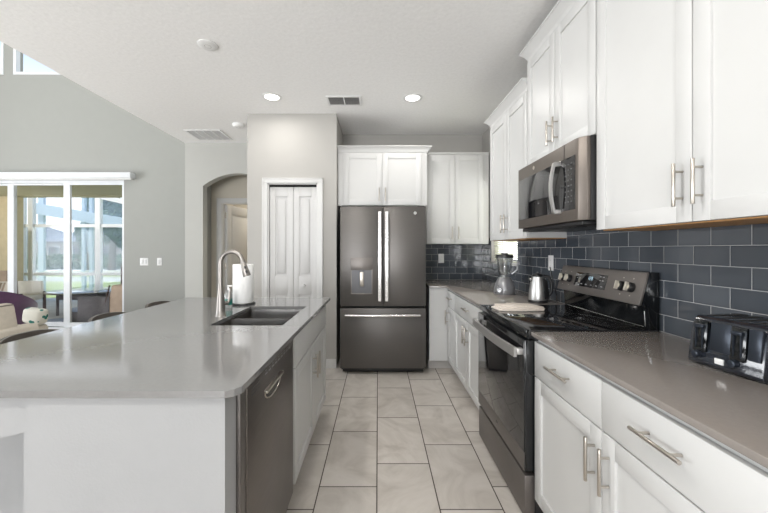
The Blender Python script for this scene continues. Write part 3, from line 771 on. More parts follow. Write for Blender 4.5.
# ------------------------------------------------------------ refrigerator
fy0 = 3.594
r = root('refrigerator', 'slate french-door refrigerator with bottom freezer drawer', 'refrigerator', (0.06, 3.95, 0))
fx0, fx1 = -0.395, 0.499
MB().box(fx0+0.005, fx1-0.005, fy0+0.075, YB-0.03, 0.03, 1.748, 0.004).build('body', M['black'], r)
FF = Frame('B', fy0+0.07)
xm = 0.0535
def fdoor(x0, x1, z0, z1, nm):
    b = MB(); FF.box(b, x0, x1, z0, z1, 0, 0.07, 0.006); return b.build(nm, M['slate'], r)
dl = fdoor(fx0, xm-0.003, 0.715, 1.755, 'door'); dr_ = fdoor(xm+0.003, fx1, 0.715, 1.755, 'door')
fz = fdoor(fx0, fx1, 0.065, 0.692, 'freezer_drawer')
M['fridge_handle'] = mat('fridge_handle_steel', (0.66, 0.65, 0.64), 0.24, 1.0, noise=0.02)
for par, xx in ((dl, xm-0.036), (dr_, xm+0.036)):
    b = MB(); b.grid(lambda u, v: (xx+(v-0.5)*0.030, fy0-0.048-0.010*math.sin(PI*u), 0.775+0.92*u), 20, 2, 0.014)
    for z in (0.80, 1.67): b.box(xx-0.009, xx+0.009, fy0-0.046, fy0, z-0.02, z+0.02, 0.003)
    part_label(b.build('handle', M['fridge_handle'], par), 'bright vertical steel handle')
b = MB(); b.tube([(fx0+0.055+0.775*u, fy0-0.045-0.012*math.sin(PI*u), 0.625) for u in [k/20 for k in range(21)]], 0.0145, 14)
for x in (fx0+0.075, fx1-0.085): b.box(x-0.012, x+0.012, fy0-0.042, fy0, 0.615, 0.635, 0.003)
part_label(b.build('handle', M['fridge_handle'], fz), 'bright horizontal steel handle')
# dispenser
dx0, dx1 = -0.285, -0.055
b = MB(); FF.box(b, dx0, dx1, 1.09, 1.22, 0.069, 0.0725, 0.001); FF.box(b, dx0, dx0+0.012, 0.84, 1.09, 0.069, 0.0725, 0.001); FF.box(b, dx1-0.012, dx1, 0.84, 1.09, 0.069, 0.0725, 0.001); FF.box(b, dx0, dx1, 0.835, 0.85, 0.069, 0.078, 0.001)
ds = b.build('dispenser', M['slate_range'], dl)
M['recess'] = mat('dispenser_recess', (0.10, 0.10, 0.105), 0.4, 0.4)
b = MB(); b.box(dx0+0.012, dx1-0.012, fy0-0.0008, fy0+0.001, 0.85, 1.09); b.build('dispenser_recess', M['recess'], dl, smooth=0)
b = MB(); b.box(-0.190, -0.148, fy0-0.010, fy0, 0.92, 1.07, 0.004); part_label(b.build('dispenser_paddle', M['nickel'], dl), 'pale dispenser paddle')
b = MB(); b.cyl((0.387, fy0+0.001, 1.685), (0.387, fy0-0.003, 1.685), 0.0165, seg=28); b.build('badge', M['chrome'], dr_)
for x in (fx0+0.05, fx1-0.05): MB().box(x-0.035, x+0.035, fy0+0.02, fy0+0.12, 1.750, 1.765, 0.004).build('hinge_cover', M['black'], r)
MB().box(fx0+0.02, fx1-0.02, fy0+0.06, fy0+0.10, 0.012, 0.062, 0.004).build('kick_grille', M['black'], r)
for x in (fx0+0.06, fx1-0.06):
    for y in (fy0+0.15, YB-0.15): MB().cyl((x, y, 0), (x, y, 0.032), 0.02).build('foot', M['black'], r)

# ------------------------------------------------------------ range
r = root('range', 'freestanding electric range with black glass cooktop and slate trim', 'range', (1.0, 2.03, 0))
a0, a1 = YR0+0.002, YR1-0.002
MB().box(0.752, 1.30, a0, a1, 0.03, 0.893, 0.003).build('body', M['black'], r)
ct = MB().box(0.712, 1.345, a0-0.001, a1+0.001, 0.893, 0.921, 0.004).build('cooktop', M['glass_black'], r)
b = MB(); b.box(0.706, 0.722, a0-0.001, a1+0.001, 0.888, 0.9225, 0.004); b.build('cooktop_trim', M['black_gloss'], ct)
for (x, y, rad) in ((0.87, 1.85, 0.105), (0.87, 2.22, 0.085), (1.13, 1.85, 0.078), (1.13, 2.22, 0.10)):
    b = MB(); b.lathe([(rad-0.0018, 0), (rad+0.0018, 0)], (x, y, 0.9214), 48); b.lathe([(rad*0.6-0.0018, 0), (rad*0.6+0.0018, 0)], (x, y, 0.9214), 48)
    b.build('burner_ring', M['ring'], ct, smooth=0)
FO = Frame('R', 0.752)
b = MB(); FO.box(b, a0+0.001, a1-0.001, 0.243, 0.872, 0, 0.0515, 0.006); dr = b.build('oven_door', M['black_gloss'], r)
b = MB(); FO.box(b, a0+0.003, a1-0.003, 0.246, 0.333, 0.0505, 0.0535, 0.001); part_label(b.build('lower_rail', M['slate_range'], dr), 'slate strip under the oven glass')
b = MB(); FO.box(b, a0+0.004, a1-0.004, 0.335, 0.870, 0.051, 0.0545, 0.001); part_label(b.build('oven_window', M['glass_black'], dr), 'black oven door glass')
b = MB(); n = 24
def hp(u): return (0.752-0.085-0.018*math.sin(PI*u), a0+0.012+(a1-a0-0.03)*u, 0.812)
b.grid(lambda u, v: (hp(u)[0], hp(u)[1], 0.788+0.046*v), n, 3, 0.014)
for y in (a0+0.028, a1-0.035): b.box(0.670, 0.70, y-0.014, y+0.014, 0.798, 0.828, 0.003)
part_label(b.build('handle', M['satin'], dr), 'bright bowed oven handle')
b = MB(); FO.box(b, a0+0.004, a1-0.004, 0.02, 0.222, 0, 0.050, 0.005); b.build('drawer', M['slate_range'], r)
b = MB(); b.cyl(FO.pt(2.03, 0.29, 0.051), FO.pt(2.03, 0.29, 0.0535), 0.013, seg=24); b.build('badge', M['chrome'], dr)
b = MB(); FO.box(b, a0+0.02, a1-0.02, 0.874, 0.888, 0, 0.03); b.build('vent_gap', M['black'], r, smooth=0)
for y in (a0+0.05, a1-0.05):
    for x in (0.80, 1.25): MB().cyl((x, y, 0), (x, y, 0.031), 0.018).build('foot', M['black'], r)
# backguard
zt, zb = 1.195, 1.035
xt, xb = 1.288, 1.245
MB().prism([(xb+0.012, zb), (xt+0.006, zt), (1.345, zt), (1.345, 0.915), (1.300, 0.915), (1.292, zb-0.01)], a0, a1, 'y', bev=0.003).build('backguard', M['black_gloss'], r)
nrm = Vector((-(zt-zb), 0, (xt-xb))).normalized(); nrm = Vector((-(zt-zb), 0, (xt-xb))).normalized()
updir = Vector((xt-xb, 0, zt-zb)).normalized()
cen = Vector(((xt+xb)/2, (a0+a1)/2, (zt+zb)/2)); hgt = math.hypot(zt-zb, xt-xb)
B3 = Matrix((( -nrm.x, 0, updir.x, cen.x+0.007), (0, 1, 0, cen.y), (-nrm.z, 0, updir.z, cen.z), (0, 0, 0, 1)))
b = MB(); b.mbox(B3, 0.014, a1-a0, hgt, 0.005); cp = b.build('control_panel', M['slate_range'], r)
def onp(y, h, out): return cen+Vector((0, y-cen.y, 0))+updir*h+nrm*out
b = MB(); b.mbox(Matrix.Translation(onp(2.065, 0.005, 0.0005)) @ B3.to_3x3().to_4x4(), 0.003, 0.30, 0.086, 0.001); dsp = b.build('display', M['glass_black'], cp)
b = MB(); Rb = B3.to_3x3().to_4x4()
def seg7(b, y, h, s, code, tk=0.0016):
    # y decreases to the right as seen from the room (facing +x: right is -y)
    S = {'a': (0, s, 'h'), 'g': (0, 0, 'h'), 'd': (0, -s, 'h'), 'f': (-0.5*s, 0.5*s, 'v'), 'b': (0.5*s, 0.5*s, 'v'), 'e': (-0.5*s, -0.5*s, 'v'), 'c': (0.5*s, -0.5*s, 'v')}
    for ch in code:
        dx, dh, o_ = S[ch]
        b.mbox(Matrix.Translation(onp(y-dx, h+dh, 0.0022)) @ Rb, 0.0006, s*0.9 if o_ == 'h' else tk, tk if o_ == 'h' else s*0.9)
seg7(b, 2.080, 0.018, 0.009, 'bc'); seg7(b, 2.062, 0.018, 0.009, 'abged'); seg7(b, 2.045, 0.018, 0.009, 'abcdefg')
b.build('clock_digits', M['display'], dsp, smooth=0)
b = MB()
for k in range(6):
    for hh in (-0.022,): b.mbox(Matrix.Translation(onp(2.185-k*0.048, hh, 0.0022)) @ Rb, 0.0006, 0.016, 0.004)
for yy in (2.19, 2.165, 1.97, 1.945):
    b.mbox(Matrix.Translation(onp(yy, 0.012, 0.0022)) @ Rb, 0.0006, 0.014, 0.004); b.mbox(Matrix.Translation(onp(yy, 0.034, 0.0022)) @ Rb, 0.0006, 0.018, 0.003)
b.build('display_print', M['print'], dsp, smooth=0)
for y in (1.722, 1.792, 2.275, 2.345):
    kb = MB(); kb.cyl(onp(y, 0.0, 0), onp(y, 0.0, 0.022), 0.026, 0.023, seg=28, bev=0.002); k_ = kb.build('knob', M['black'], cp)
    g_ = MB(); g_.mbox(Matrix.Translation(onp(y, 0.0, 0.028)) @ Rb, 0.022, 0.009, 0.044, 0.002); g_.cyl(onp(y, 0, 0.02), onp(y, 0, 0.0235), 0.013, seg=24); part_label(g_.build('knob_grip', M['cream'], k_), 'pale metallic grip')
for y in (1.722, 1.792, 2.275, 2.345):
    b = MB()
    for h_ in (0.045, -0.042): b.mbox(Matrix.Translation(onp(y, h_, 0.0006)) @ Rb, 0.0008, 0.006, 0.004)
    b.build('knob_marks', M['cream'], cp, smooth=0)
b = MB(); b.tube([(1.297, a1-0.02, 0.928), (1.297, a0+0.035, 0.928), (1.296, a0+0.026, 0.935), (1.293, a0+0.026, 1.005)], 0.0022, 8); part_label(b.build('trim_line', M['chrome'], r), 'thin bright trim line')

# folded towel on cooktop
r0_ = random.Random(3)
def towel(u, v):
    return (0.775+0.27*u, 2.145+0.235*v+0.02*math.sin(5*u)*v, 0.9225+0.0)
b = MB(); b.prism([(0.752, 2.15), (0.80, 2.135), (0.90, 2.13), (1.03, 2.14), (1.06, 2.19), (1.02, 2.30), (0.94, 2.335), (0.80, 2.33), (0.745, 2.27)], 0.9215, 0.932, 'z', bev=0.003)
b.prism([(0.762, 2.16), (0.90, 2.145), (1.04, 2.155), (1.05, 2.20), (1.00, 2.305), (0.90, 2.33), (0.78, 2.315)], 0.932, 0.943, 'z', bev=0.004)
b.prism([(0.775, 2.19), (0.93, 2.165), (1.02, 2.175), (0.99, 2.28), (0.86, 2.31)], 0.943, 0.950, 'z', bev=0.003)
tag(b.build('dish_towel', M['towel'], origin=(0.9, 2.23, 0.9215)), 'folded cream dish towel lying on the black cooktop', 'towel')

# ------------------------------------------------------------ microwave
mz0, mz1 = 1.450, 1.868
r = root('microwave', 'slate over-the-range microwave with black glass door', 'microwave', (1.18, 2.07, mz0))
my0, my1 = 1.692, YM-0.004
MB().box(1.045, WX-0.002, my0, my1, mz0, mz1, 0.003).build('body', M['black'], r)
b = MB(); b.prism([(1.045, my0+0.003), (1.028, my0+0.003), (1.002, my0+0.035), (0.998, my0+0.06), (0.998, my1-0.012), (1.008, my1), (1.045, my1)], mz0+0.002, mz1-0.002, 'z', bev=0.002)
dr = b.build('door', M['slate_mw'], r)
FM = Frame('R', 0.998)
ys = my0+0.055
b = MB(); FM.box(b, ys, my1-0.022, mz0+0.060, mz1-0.082, -0.002, 0.0025, 0.001); gl = part_label(b.build('window', M['glass_black'], dr), 'black door glass and control area')
b = MB(); FM.box(b, 1.848, 1.8505, mz1-0.082, mz1-0.003, 0, 0.0012); b.build('seam', M['dark_gap'], dr, smooth=0)
yh = 1.885
def mh(u): return (0.998-0.030-0.020*math.sin(PI*u), yh, mz0+0.055+0.27*u)
b = MB(); b.grid(lambda u, v: (mh(u)[0], yh-0.010+0.020*v, mh(u)[2]), 20, 2, 0.012)
for z in (mz0+0.06, mz0+0.32): b.box(0.962, 0.998, yh-0.009, yh+0.009, z-0.012, z+0.012, 0.003)
part_label(b.build('handle', M['satin'], dr), 'bright bowed vertical handle')
b = MB()
for i in range(8):
    for j in range(3): FM.box(b, ys+0.022+j*0.028, ys+0.036+j*0.028, mz0+0.10+i*0.028, mz0+0.107+i*0.028, 0.0025, 0.0032)
b.build('keypad_print', M['print_dim'], gl, smooth=0)
b = MB(); b.cyl(FM.pt(2.21, mz1-0.04, 0), FM.pt(2.21, mz1-0.04, 0.002), 0.012, seg=24); b.build('badge', M['nickel'], dr)
b = MB(); b.box(1.02, 1.32, my0+0.03, my1-0.03, mz0-0.022, mz0, 0.004); 
for k in range(10): b.box(1.03+k*0.006, 1.033+k*0.006, my0+0.1, my1-0.1, mz0-0.026, mz0-0.022)
b.build('vent_grille', M['black'], r)

# ------------------------------------------------------------ toaster
T0 = Vector((1.085, 1.205, 0.914))
ang = math.atan2(0.028, 0.205)
r = root('toaster', 'black four-slot toaster standing on the near right worktop', 'toaster', tuple(T0))
r.rotation_euler = (0, 0, ang)
TM = Matrix.Translation(T0)      # parts are built un-rotated around T0; local: +x to the wall, -y to the camera
W_, D_, Hh = 0.215, 0.215, 0.165
def tb(b, x0, x1, y0, y1, z0, z1, bev=0): b.box(T0.x+x0, T0.x+x1, T0.y+y0, T0.y+y1, T0.z+z0, T0.z+z1, bev, 3)
b = MB(); pr = [(-0.006, 0.012), (0.002, 0.004), (D_, 0.004), (D_, Hh-0.02), (D_-0.02, Hh), (0.040, Hh), (0.022, Hh-0.010), (0.010, Hh-0.045), (0.0, 0.055)]
b.prism([(T0.x+x, T0.z+z) for x, z in pr], T0.y-W_, T0.y, 'y', bev=0.006); bod = b.build('body', M['toaster'], r)
for y in (-0.02, -W_+0.02):
    for x in (0.02, D_-0.02): MB().cyl((T0.x+x, T0.y+y, 0.914), (T0.x+x, T0.y+y, 0.922), 0.010).build('foot', M['black'], r)
for k in range(4):
    b = MB(); tb(b, 0.045, D_-0.03, -0.032-k*0.044-0.010, -0.032-k*0.044+0.008, Hh-0.004, Hh+0.0008); b.build('slot', M['dark_gap'], bod, smooth=0)
sl_ = math.atan2(0.010, 0.11)
for (yc, w) in ((-0.0985, 0.060), (-0.190, 0.034)):
    b = MB(); b.mbox(Matrix.Translation((T0.x+0.0045, T0.y+yc, T0.z+0.106)) @ Matrix.Rotation(sl_, 4, 'Y'), 0.010, w, 0.095, 0.003); b.build('front_panel', M['toaster_panel'], bod)
for yc in (-0.038, -0.148):
    b = MB(); b.mbox(Matrix.Translation((T0.x+0.004, T0.y+yc, T0.z+0.100)) @ Matrix.Rotation(sl_, 4, 'Y'), 0.012, 0.044, 0.105, 0.005); ch = b.build('lever_channel', M['black_gloss'], bod)
    b = MB(); tb(b, -0.010, 0.004, yc-0.015, yc+0.015, 0.128, 0.140, 0.003); tb(b, -0.006, 0.004, yc-0.012, yc-0.008, 0.06, 0.13); tb(b, -0.006, 0.004, yc+0.008, yc+0.012, 0.06, 0.13); b.build('lever', M['toaster_panel'], ch)
for yc in (-0.032, -0.140):
    b = MB(); b.cyl((T0.x+0.004, T0.y+yc, T0.z+0.038), (T0.x-0.017, T0.y+yc, T0.z+0.038), 0.013, 0.011, seg=24, bev=0.001); b.cyl((T0.x-0.017, T0.y+yc, T0.z+0.038), (T0.x-0.0175, T0.y+yc, T0.z+0.038), 0.006, seg=16); b.build('knob', M['toaster_panel'], bod)
b = MB(); tb(b, -0.0065, 0.0, -0.112, -0.086, 0.022, 0.040, 0.001); part_label(b.build('badge', M['plate'], bod), 'small pale badge')

# ------------------------------------------------------------ kettle
kx, ky = 1.185, 2.56
r = root('electric_kettle', 'stainless electric kettle with black handle on the worktop beyond the range', 'kettle', (kx, ky, 0.914))
MB().lathe([(0, 0), (0.068, 0), (0.070, 0.006), (0.066, 0.018), (0, 0.018)], (kx, ky, 0.914), 36).build('base', M['black'], r)
MB().lathe([(0, 0.019), (0.062, 0.019), (0.063, 0.03), (0.059, 0.09), (0.046, 0.165), (0.040, 0.19), (0.040, 0.192), (0, 0.192)], (kx, ky, 0.914), 40).build('body', M['satin'], r)
MB().lathe([(0.041, 0.190), (0.041, 0.198), (0.034, 0.208), (0.012, 0.213), (0.012, 0.222), (0, 0.224)], (kx, ky, 0.914), 32).build('lid', M['black'], r)
b = MB(); b.prism([(kx-0.038, 1.100), (kx-0.064, 1.090), (kx-0.044, 1.06)], ky-0.012, ky+0.012, 'y', bev=0.002); b.build('spout', M['chrome'], r)
b = MB(); b.tube([(kx+0.030, ky-0.02, 1.110), (kx+0.065, ky-0.03, 1.105), (kx+0.085, ky-0.035, 1.06), (kx+0.085, ky-0.035, 1.00), (kx+0.058, ky-0.02, 0.950)], [0.012, 0.013, 0.013, 0.012, 0.012], 12); b.build('handle', M['black'], r)
b = MB(); b.prism([(kx+0.012, 0.94), (kx+0.064, 0.94), (kx+0.048, 1.08), (kx+0.012, 1.10)], ky-0.058, ky-0.01, 'y', bev=0.008); b.build('gauge_strip', M['black'], r)
o = MB().tube([(kx+0.07, ky, 0.920), (kx+0.11, ky-0.05, 0.919), (kx+0.13, ky-0.02, 0.95), (kx+0.15, ky+0.02, 0.96), (kx+0.145, ky+0.05, 1.05), (WX-0.02, ky+0.13, 1.17)], 0.0035, 8).build('power_cord', M['black'], r)

# ------------------------------------------------------------ blender
bx, by = 1.118, 3.05
r = root('blender', 'countertop blender with silver base, glass jar and black lid, in the far corner', 'blender', (bx, by, 0.914))
M['silver_pl'] = mat('silver_plastic', (0.30, 0.30, 0.31), 0.3, 0.4)
MB().lathe([(0, 0), (0.088, 0), (0.092, 0.008), (0.088, 0.05), (0.074, 0.10), (0.055, 0.135), (0.048, 0.145), (0, 0.145)], (bx, by, 0.914), 40).build('base', M['silver_pl'], r)
MB().lathe([(0.045, 0.145), (0.040, 0.165), (0.048, 0.185), (0.062, 0.25), (0.072, 0.325), (0.069, 0.325), (0.058, 0.25), (0.043, 0.185), (0.0, 0.17)], (bx, by, 0.914), 32).build('jar', M['jar'], r)
MB().lathe([(0, 0.318), (0.074, 0.318), (0.076, 0.325), (0.072, 0.345), (0.03, 0.35), (0.028, 0.36), (0, 0.36)], (bx, by, 0.914), 32).build('lid', M['black'], r)
b = MB(); b.tube([(bx+0.062, by-0.02, 1.215), (bx+0.10, by-0.035, 1.205), (bx+0.098, by-0.035, 1.13), (bx+0.055, by-0.02, 1.09)], 0.007, 10); b.build('jar_handle', M['silver_pl'], r)
b = MB(); b.cyl((bx-0.060, by-0.065, 0.955), (bx-0.072, by-0.077, 0.955), 0.022, 0.019, seg=24); b.build('dial', M['chrome'], r)
for k in range(3): MB().cyl((bx-0.086+k*0.006, by-0.04+k*-0.012, 0.93+0.03*k), (bx-0.096+k*0.006, by-0.045-k*0.012, 0.93+0.03*k), 0.006, seg=12).build('button', M['chrome'], r)

# ------------------------------------------------------------ outlets & switches
def outlet(label, fr, a, z, horiz=False, n0=0.0):
    r = root('wall_outlet', label, 'outlet', fr.pt(a, z, n0), 'wall outlets')
    w, h = (0.115, 0.072) if horiz else (0.072, 0.118)
    b = MB(); fr.box(b, a-w/2, a+w/2, z-h/2, z+h/2, n0, n0+0.006, 0.002); b.build('cover_plate', M['plate'], r)
    for s in (-1, 1):
        b = MB()
        if horiz: fr.box(b, a+s*0.02-0.013, a+s*0.02+0.013, z-0.016, z+0.016, n0+0.006, n0+0.0075, 0.001)
        else: fr.box(b, a-0.016, a+0.016, z+s*0.02-0.013, z+s*0.02+0.013, n0+0.006, n0+0.0075, 0.001)
        so_ = b.build('socket', M['plate'], r)
        b = MB()
        for q_ in (-1, 1):
            fr.box(b, a+q_*0.006-0.001, a+q_*0.006+0.001, z+(0 if horiz else s*0.02)-0.004, z+(0 if horiz else s*0.02)+0.004, n0+0.0075, n0+0.0078)
        b.build('slots', M['plate_dark'], so_, smooth=0)
    return r
outlet('white outlet on the back wall tiles, right of the refrigerator', Frame('B', YB-0.009), 0.82, 1.19)
outlet('white outlet on the side wall tiles beside the kettle', Frame('R', bx0), 2.69, 1.20)
def switch(label, x, z, n):
    fr = Frame('B', YL); w = 0.075 if n == 1 else 0.135
    r = root('light_switch', label, 'switch', (x, YL, z), 'light switches')
    b = MB(); fr.box(b, x-w/2, x+w/2, z-0.062, z+0.062, 0, 0.006, 0.002); b.build('cover_plate', M['plate'], r)
    for k in range(n):
        xx = x+(k-(n-1)/2)*0.055
        b = MB(); fr.box(b, xx-0.016, xx+0.016, z-0.034, z+0.034, 0.006, 0.010, 0.0015); b.build('rocker', M['trim'], r)
switch('white two-rocker light switch on the grey wall right of the sliding door', -3.83, 1.105, 2)
switch('single white light switch on the grey wall, nearer the corner', -3.58, 1.105, 1)

# ------------------------------------------------------------ ceiling fixtures
def downlight(label, x, y, seen=True, power=4.5):
    r = root('recessed_light', label, 'ceiling light', (x, y, CZ), 'recessed ceiling lights')
    MB().lathe([(0.066, -0.0005), (0.095, -0.0005), (0.096, -0.004), (0.088, -0.008), (0.070, -0.006), (0.066, -0.0005)], (x, y, CZ), 40).build('trim_ring', M['plate'], r)
    MB().lathe([(0, -0.003), (0.067, -0.003), (0.067, -0.001), (0, -0.001)], (x, y, CZ), 32).build('lens', M['lamp'], r)
    d = bpy.data.lights.new('lamp', 'AREA'); d.shape = 'DISK'; d.size = 0.13; d.energy = power; d.color = (1, 0.97, 0.93)
    o = bpy.data.objects.new('lamp_light', d); COL.objects.link(o); o.parent = r; o.location = (0, 0, -0.012)
downlight('lit round recessed ceiling light left of the vent, in front of the pantry wall', -1.04, 3.38)
downlight('lit round recessed ceiling light right of the vent, in front of the wall cabinets', 0.342, 3.40, power=5.5)
downlight('added recessed fill light above the island, out of view', -1.04, 1.25, power=12)  # this and the rest are unseen, added as fill
downlight('added recessed fill light above the aisle, out of view', -0.42, 1.25, power=12)
downlight('added recessed fill light behind the camera on the island side', -1.04, -0.9, power=12)
downlight('added recessed fill light behind the camera on the worktop side', -0.42, -0.9, power=12)

def vent(name, label, x0, x1, y0, y1, cells, cat, deg, dark=True):
    r = root(name, label, cat, ((x0+x1)/2, (y0+y1)/2, CZ))
    t = 0.022; z0, z1 = CZ-0.010, CZ-0.0005
    b = MB(); b.box(x0+t-0.002, x1-t+0.002, y0, y0+t, z0+0.0004, z1, 0.002); b.box(x0+t-0.002, x1-t+0.002, y1-t, y1, z0+0.0004, z1, 0.002); b.box(x0, x0+t, y0, y1, z0, z1, 0.002); b.box(x1-t, x1, y0, y1, z0, z1, 0.002)
    w = (x1-x0-2*t)/cells
    for k in range(1, cells): b.box(x0+t+k*w-0.006, x0+t+k*w+0.006, y0, y1, z0, z1, 0.001)
    b.build('frame', M['plate'], r)
    MB().box(x0+t, x1-t, y0+t, y1-t, CZ-0.0015, CZ-0.0005).build('backing', M['slot'] if dark else M['louver'], r, smooth=0)
    b = MB(); y = y0+t+0.006
    while y < y1-t: b.mbox(Matrix.Translation(((x0+x1)/2, y, CZ-0.006)) @ Matrix.Rotation(math.radians(deg), 4, 'X'), x1-x0-2*t, 0.011, 0.0012); y += 0.0125
    b.build('louvres', M['plate'] if not dark else M['louver'], r, smooth=0)
M['louver'] = mat('vent_louvre', (0.42, 0.41, 0.40), 0.5)
vent('ceiling_vent', 'small white two-bay air register with grey louvres between the ceiling lights', -0.51, -0.165, 3.35, 3.57, 2, 'vent', 35)
vent('return_grille', 'large white return-air grille on the ceiling near the arch', -2.43, -1.97, 4.30, 4.69, 4, 'vent', 35, dark=False)
for (x, y, rad, lb) in ((-1.243, 2.52, 0.070, 'white round detector on the ceiling over the island, nearer the camera'), (-1.665, 4.12, 0.068, 'white round detector on the ceiling beside the return grille')):
    r = root('smoke_detector', lb, 'detector', (x, y, CZ), 'ceiling detectors')
    dp = 0.012 if y < 3 else 0.042
    MB().lathe([(0, -dp), (rad*0.5, -dp), (rad*0.86, -dp*0.8), (rad, -dp*0.45), (rad, -0.0005), (0, -0.0005)], (x, y, CZ), 40).build('housing', M['plate'], r)
    MB().lathe([(rad*0.3, -dp-0.001), (rad*0.34, -dp-0.001)], (x, y, CZ), 24).build('seam_ring', M['louver'], r)

# valance over the slider
r = root('blind_valance', 'long white valance over the sliding glass door', 'valance', (-5.5, YL, 2.46))
MB().box(-7.6, -3.97, YL-0.13, YL-0.001, 2.455, 2.545, 0.006).build('valance_box', M['alu'], r)
MB().box(-7.58, -3.99, YL-0.09, YL-0.05, 2.435, 2.455).build('track', M['plate'], r, smooth=0)

# ------------------------------------------------------------ counter stools
def stool():
    r = root('counter_stool', 'x', 'stool', (0, 0, 0), 'counter stools along the island')
    # seat faces +x (island), back at -x
    MB().prism(rrect(-0.19, 0.19, -0.19, 0.19, 0.05), 0.60, 0.645, 'z', bev=0.008).build('seat', M['stool_seat'], r)
    for sx in (-1, 1):
        for sy in (-1, 1):
            MB().tube([(sx*0.16, sy*0.16, 0.605), (sx*0.20, sy*0.20, 0.0)], 0.013, 10).build('leg', M['stool'], r)
    MB().tube([(0.187, -0.187, 0.20), (0.187, 0.187, 0.20), (-0.187, 0.187, 0.20), (-0.187, -0.187, 0.20)], 0.009, 8, closed=True).build('footrest', M['stool'], r)
    def bk(u, v):
        a = (u-0.5)*1.9
        return (-0.25*math.cos(a)+0.04, 0.215*math.sin(a)/math.sin(0.95), 0.74+(0.128-0.05*abs(2*u-1)**3)*v)
    MB().grid(bk, 24, 4, 0.018).build('backrest', M['stool'], r)
    for s in (-1, 1): MB().tube([(-0.16, s*0.11, 0.62), (-0.192, s*0.11, 0.78)], 0.010, 8).build('back_post', M['stool'], r)
    return r
st = stool()
lbs = ['dark stool at the far end of the island, its curved back against the grey wall', 'second dark stool from the far end, its back in front of the wicker patio chair', 'dark stool in the middle of the island, its back below the pale sofa', 'dark stool nearest the camera on the seating side of the island, below the worktop']
for i, (x, y) in enumerate(((-1.665, 2.86), (-1.665, 2.33), (-1.665, 1.80))):
    o = st if i == 0 else copy_tree(st)
    o.location = (x, y, 0); o['label'] = lbs[i]

# ------------------------------------------------------------ living room furniture
# sofa, back towards the kitchen, its far end at x=-3.3
r = root('sofa', 'cream linen sofa beyond the island, low and square', 'sofa', (-4.0, 3.1, 0))
SB = -3.0; SE = 3.07
MB().box(-3.94, SB-0.02, 1.135, SE-0.015, 0.10, 0.42, 0.03, 3).build('frame', M['sofa'], r)
MB().box(SB-0.13, SB, 1.12, SE, 0.12, 0.655, 0.03, 3).build('backrest', M['sofa'], r)
MB().box(-3.95, SB-0.13, SE-0.14, SE, 0.12, 0.645, 0.03, 3).build('arm', M['sofa'], r)
MB().box(-3.95, SB-0.13, 1.12, 1.27, 0.12, 0.645, 0.03, 3).build('arm', M['sofa'], r)
for k in range(2):
    y = 1.28+k*0.82
    MB().box(-3.92, SB-0.15, y, y+0.80, 0.42, 0.53, 0.04, 3).build('seat_cushion', M['sofa'], r)
for k in range(2):
    y = 1.30+k*0.82
    c_ = MB().mbox(Matrix.Translation((SB-0.14, y+0.43, 0.665)) @ Matrix.Rotation(math.radians(-10), 4, 'Y'), 0.17, 0.80, 0.37, 0.045, 3).build('back_cushion', M['sofa'], r)
    MB().tube([(SB-0.09, y+0.06, 0.838), (SB-0.09, y+0.80, 0.838)], 0.006, 8).build('piping', M['piping'], c_)
for x in (-3.9, SB-0.06):
    for y in (1.17, SE-0.06): MB().cyl((x, y, 0), (x, y, 0.125), 0.02).build('leg', M['dark_wood'], r)
# purple chair
cx, cy = -4.96, 4.45
r = root('armchair', 'deep purple velvet barrel chair behind the sofa', 'armchair', (cx, cy, 0))
def shell(u, v):
    a = math.radians(-145+270*u)-0.65
    hh = 0.46+0.34*math.sin(PI*min(1, max(0, u)))**2.0
    z = 0.20+(hh-0.20+0.0)*v
    rad = 0.36+0.05*v
    return (cx+rad*math.cos(a), cy+rad*math.sin(a), z)
MB().grid(shell, 36, 8, 0.055).build('back_shell', M['purple'], r)
MB().lathe([(0, 0.20), (0.32, 0.20), (0.345, 0.24), (0.345, 0.38), (0.31, 0.43), (0, 0.44)], (cx, cy, 0), 36).build('seat', M['purple'], r)
MB().lathe([(0, 0), (0.24, 0), (0.24, 0.02), (0.04, 0.04), (0.04, 0.20), (0, 0.20)], (cx, cy, 0), 28).build('pedestal', M['dark_wood'], r)
# pillow with green leaf print, leaning beside the purple chair on a pouf
r = root('ottoman', 'round light ottoman beside the purple chair, mostly hidden by the sofa', 'ottoman', (-4.11, 4.10, 0))
MB().lathe([(0, 0), (0.12, 0), (0.135, 0.03), (0.14, 0.36), (0.12, 0.40), (0, 0.41)], (-4.11, 4.10, 0), 36).build('seat', M['sofa'], r)
def pil(u, v):
    a, c_ = 2*u-1, 2*v-1
    return a, c_
b = MB(); bm = bmesh.new(); bmesh.ops.create_uvsphere(bm, u_segments=24, v_segments=14, radius=1)
for v in bm.verts:
    x, y, z = v.co; s_ = lambda q_: math.copysign(abs(q_)**0.38, q_)
    v.co = Vector((s_(x)*0.120, y*0.070, s_(z)*0.092))
bm.transform(Matrix.Translation((-4.05, 4.08, 0.522)) @ Matrix.Rotation(0.12, 4, 'Y')); b._merge(bm)
tag(b.build('throw_pillow', M['leafprint'], origin=(-3.97, 4.08, 0.43), smooth=60), 'pale throw pillow printed with green leaves, next to the sofa end', 'pillow')

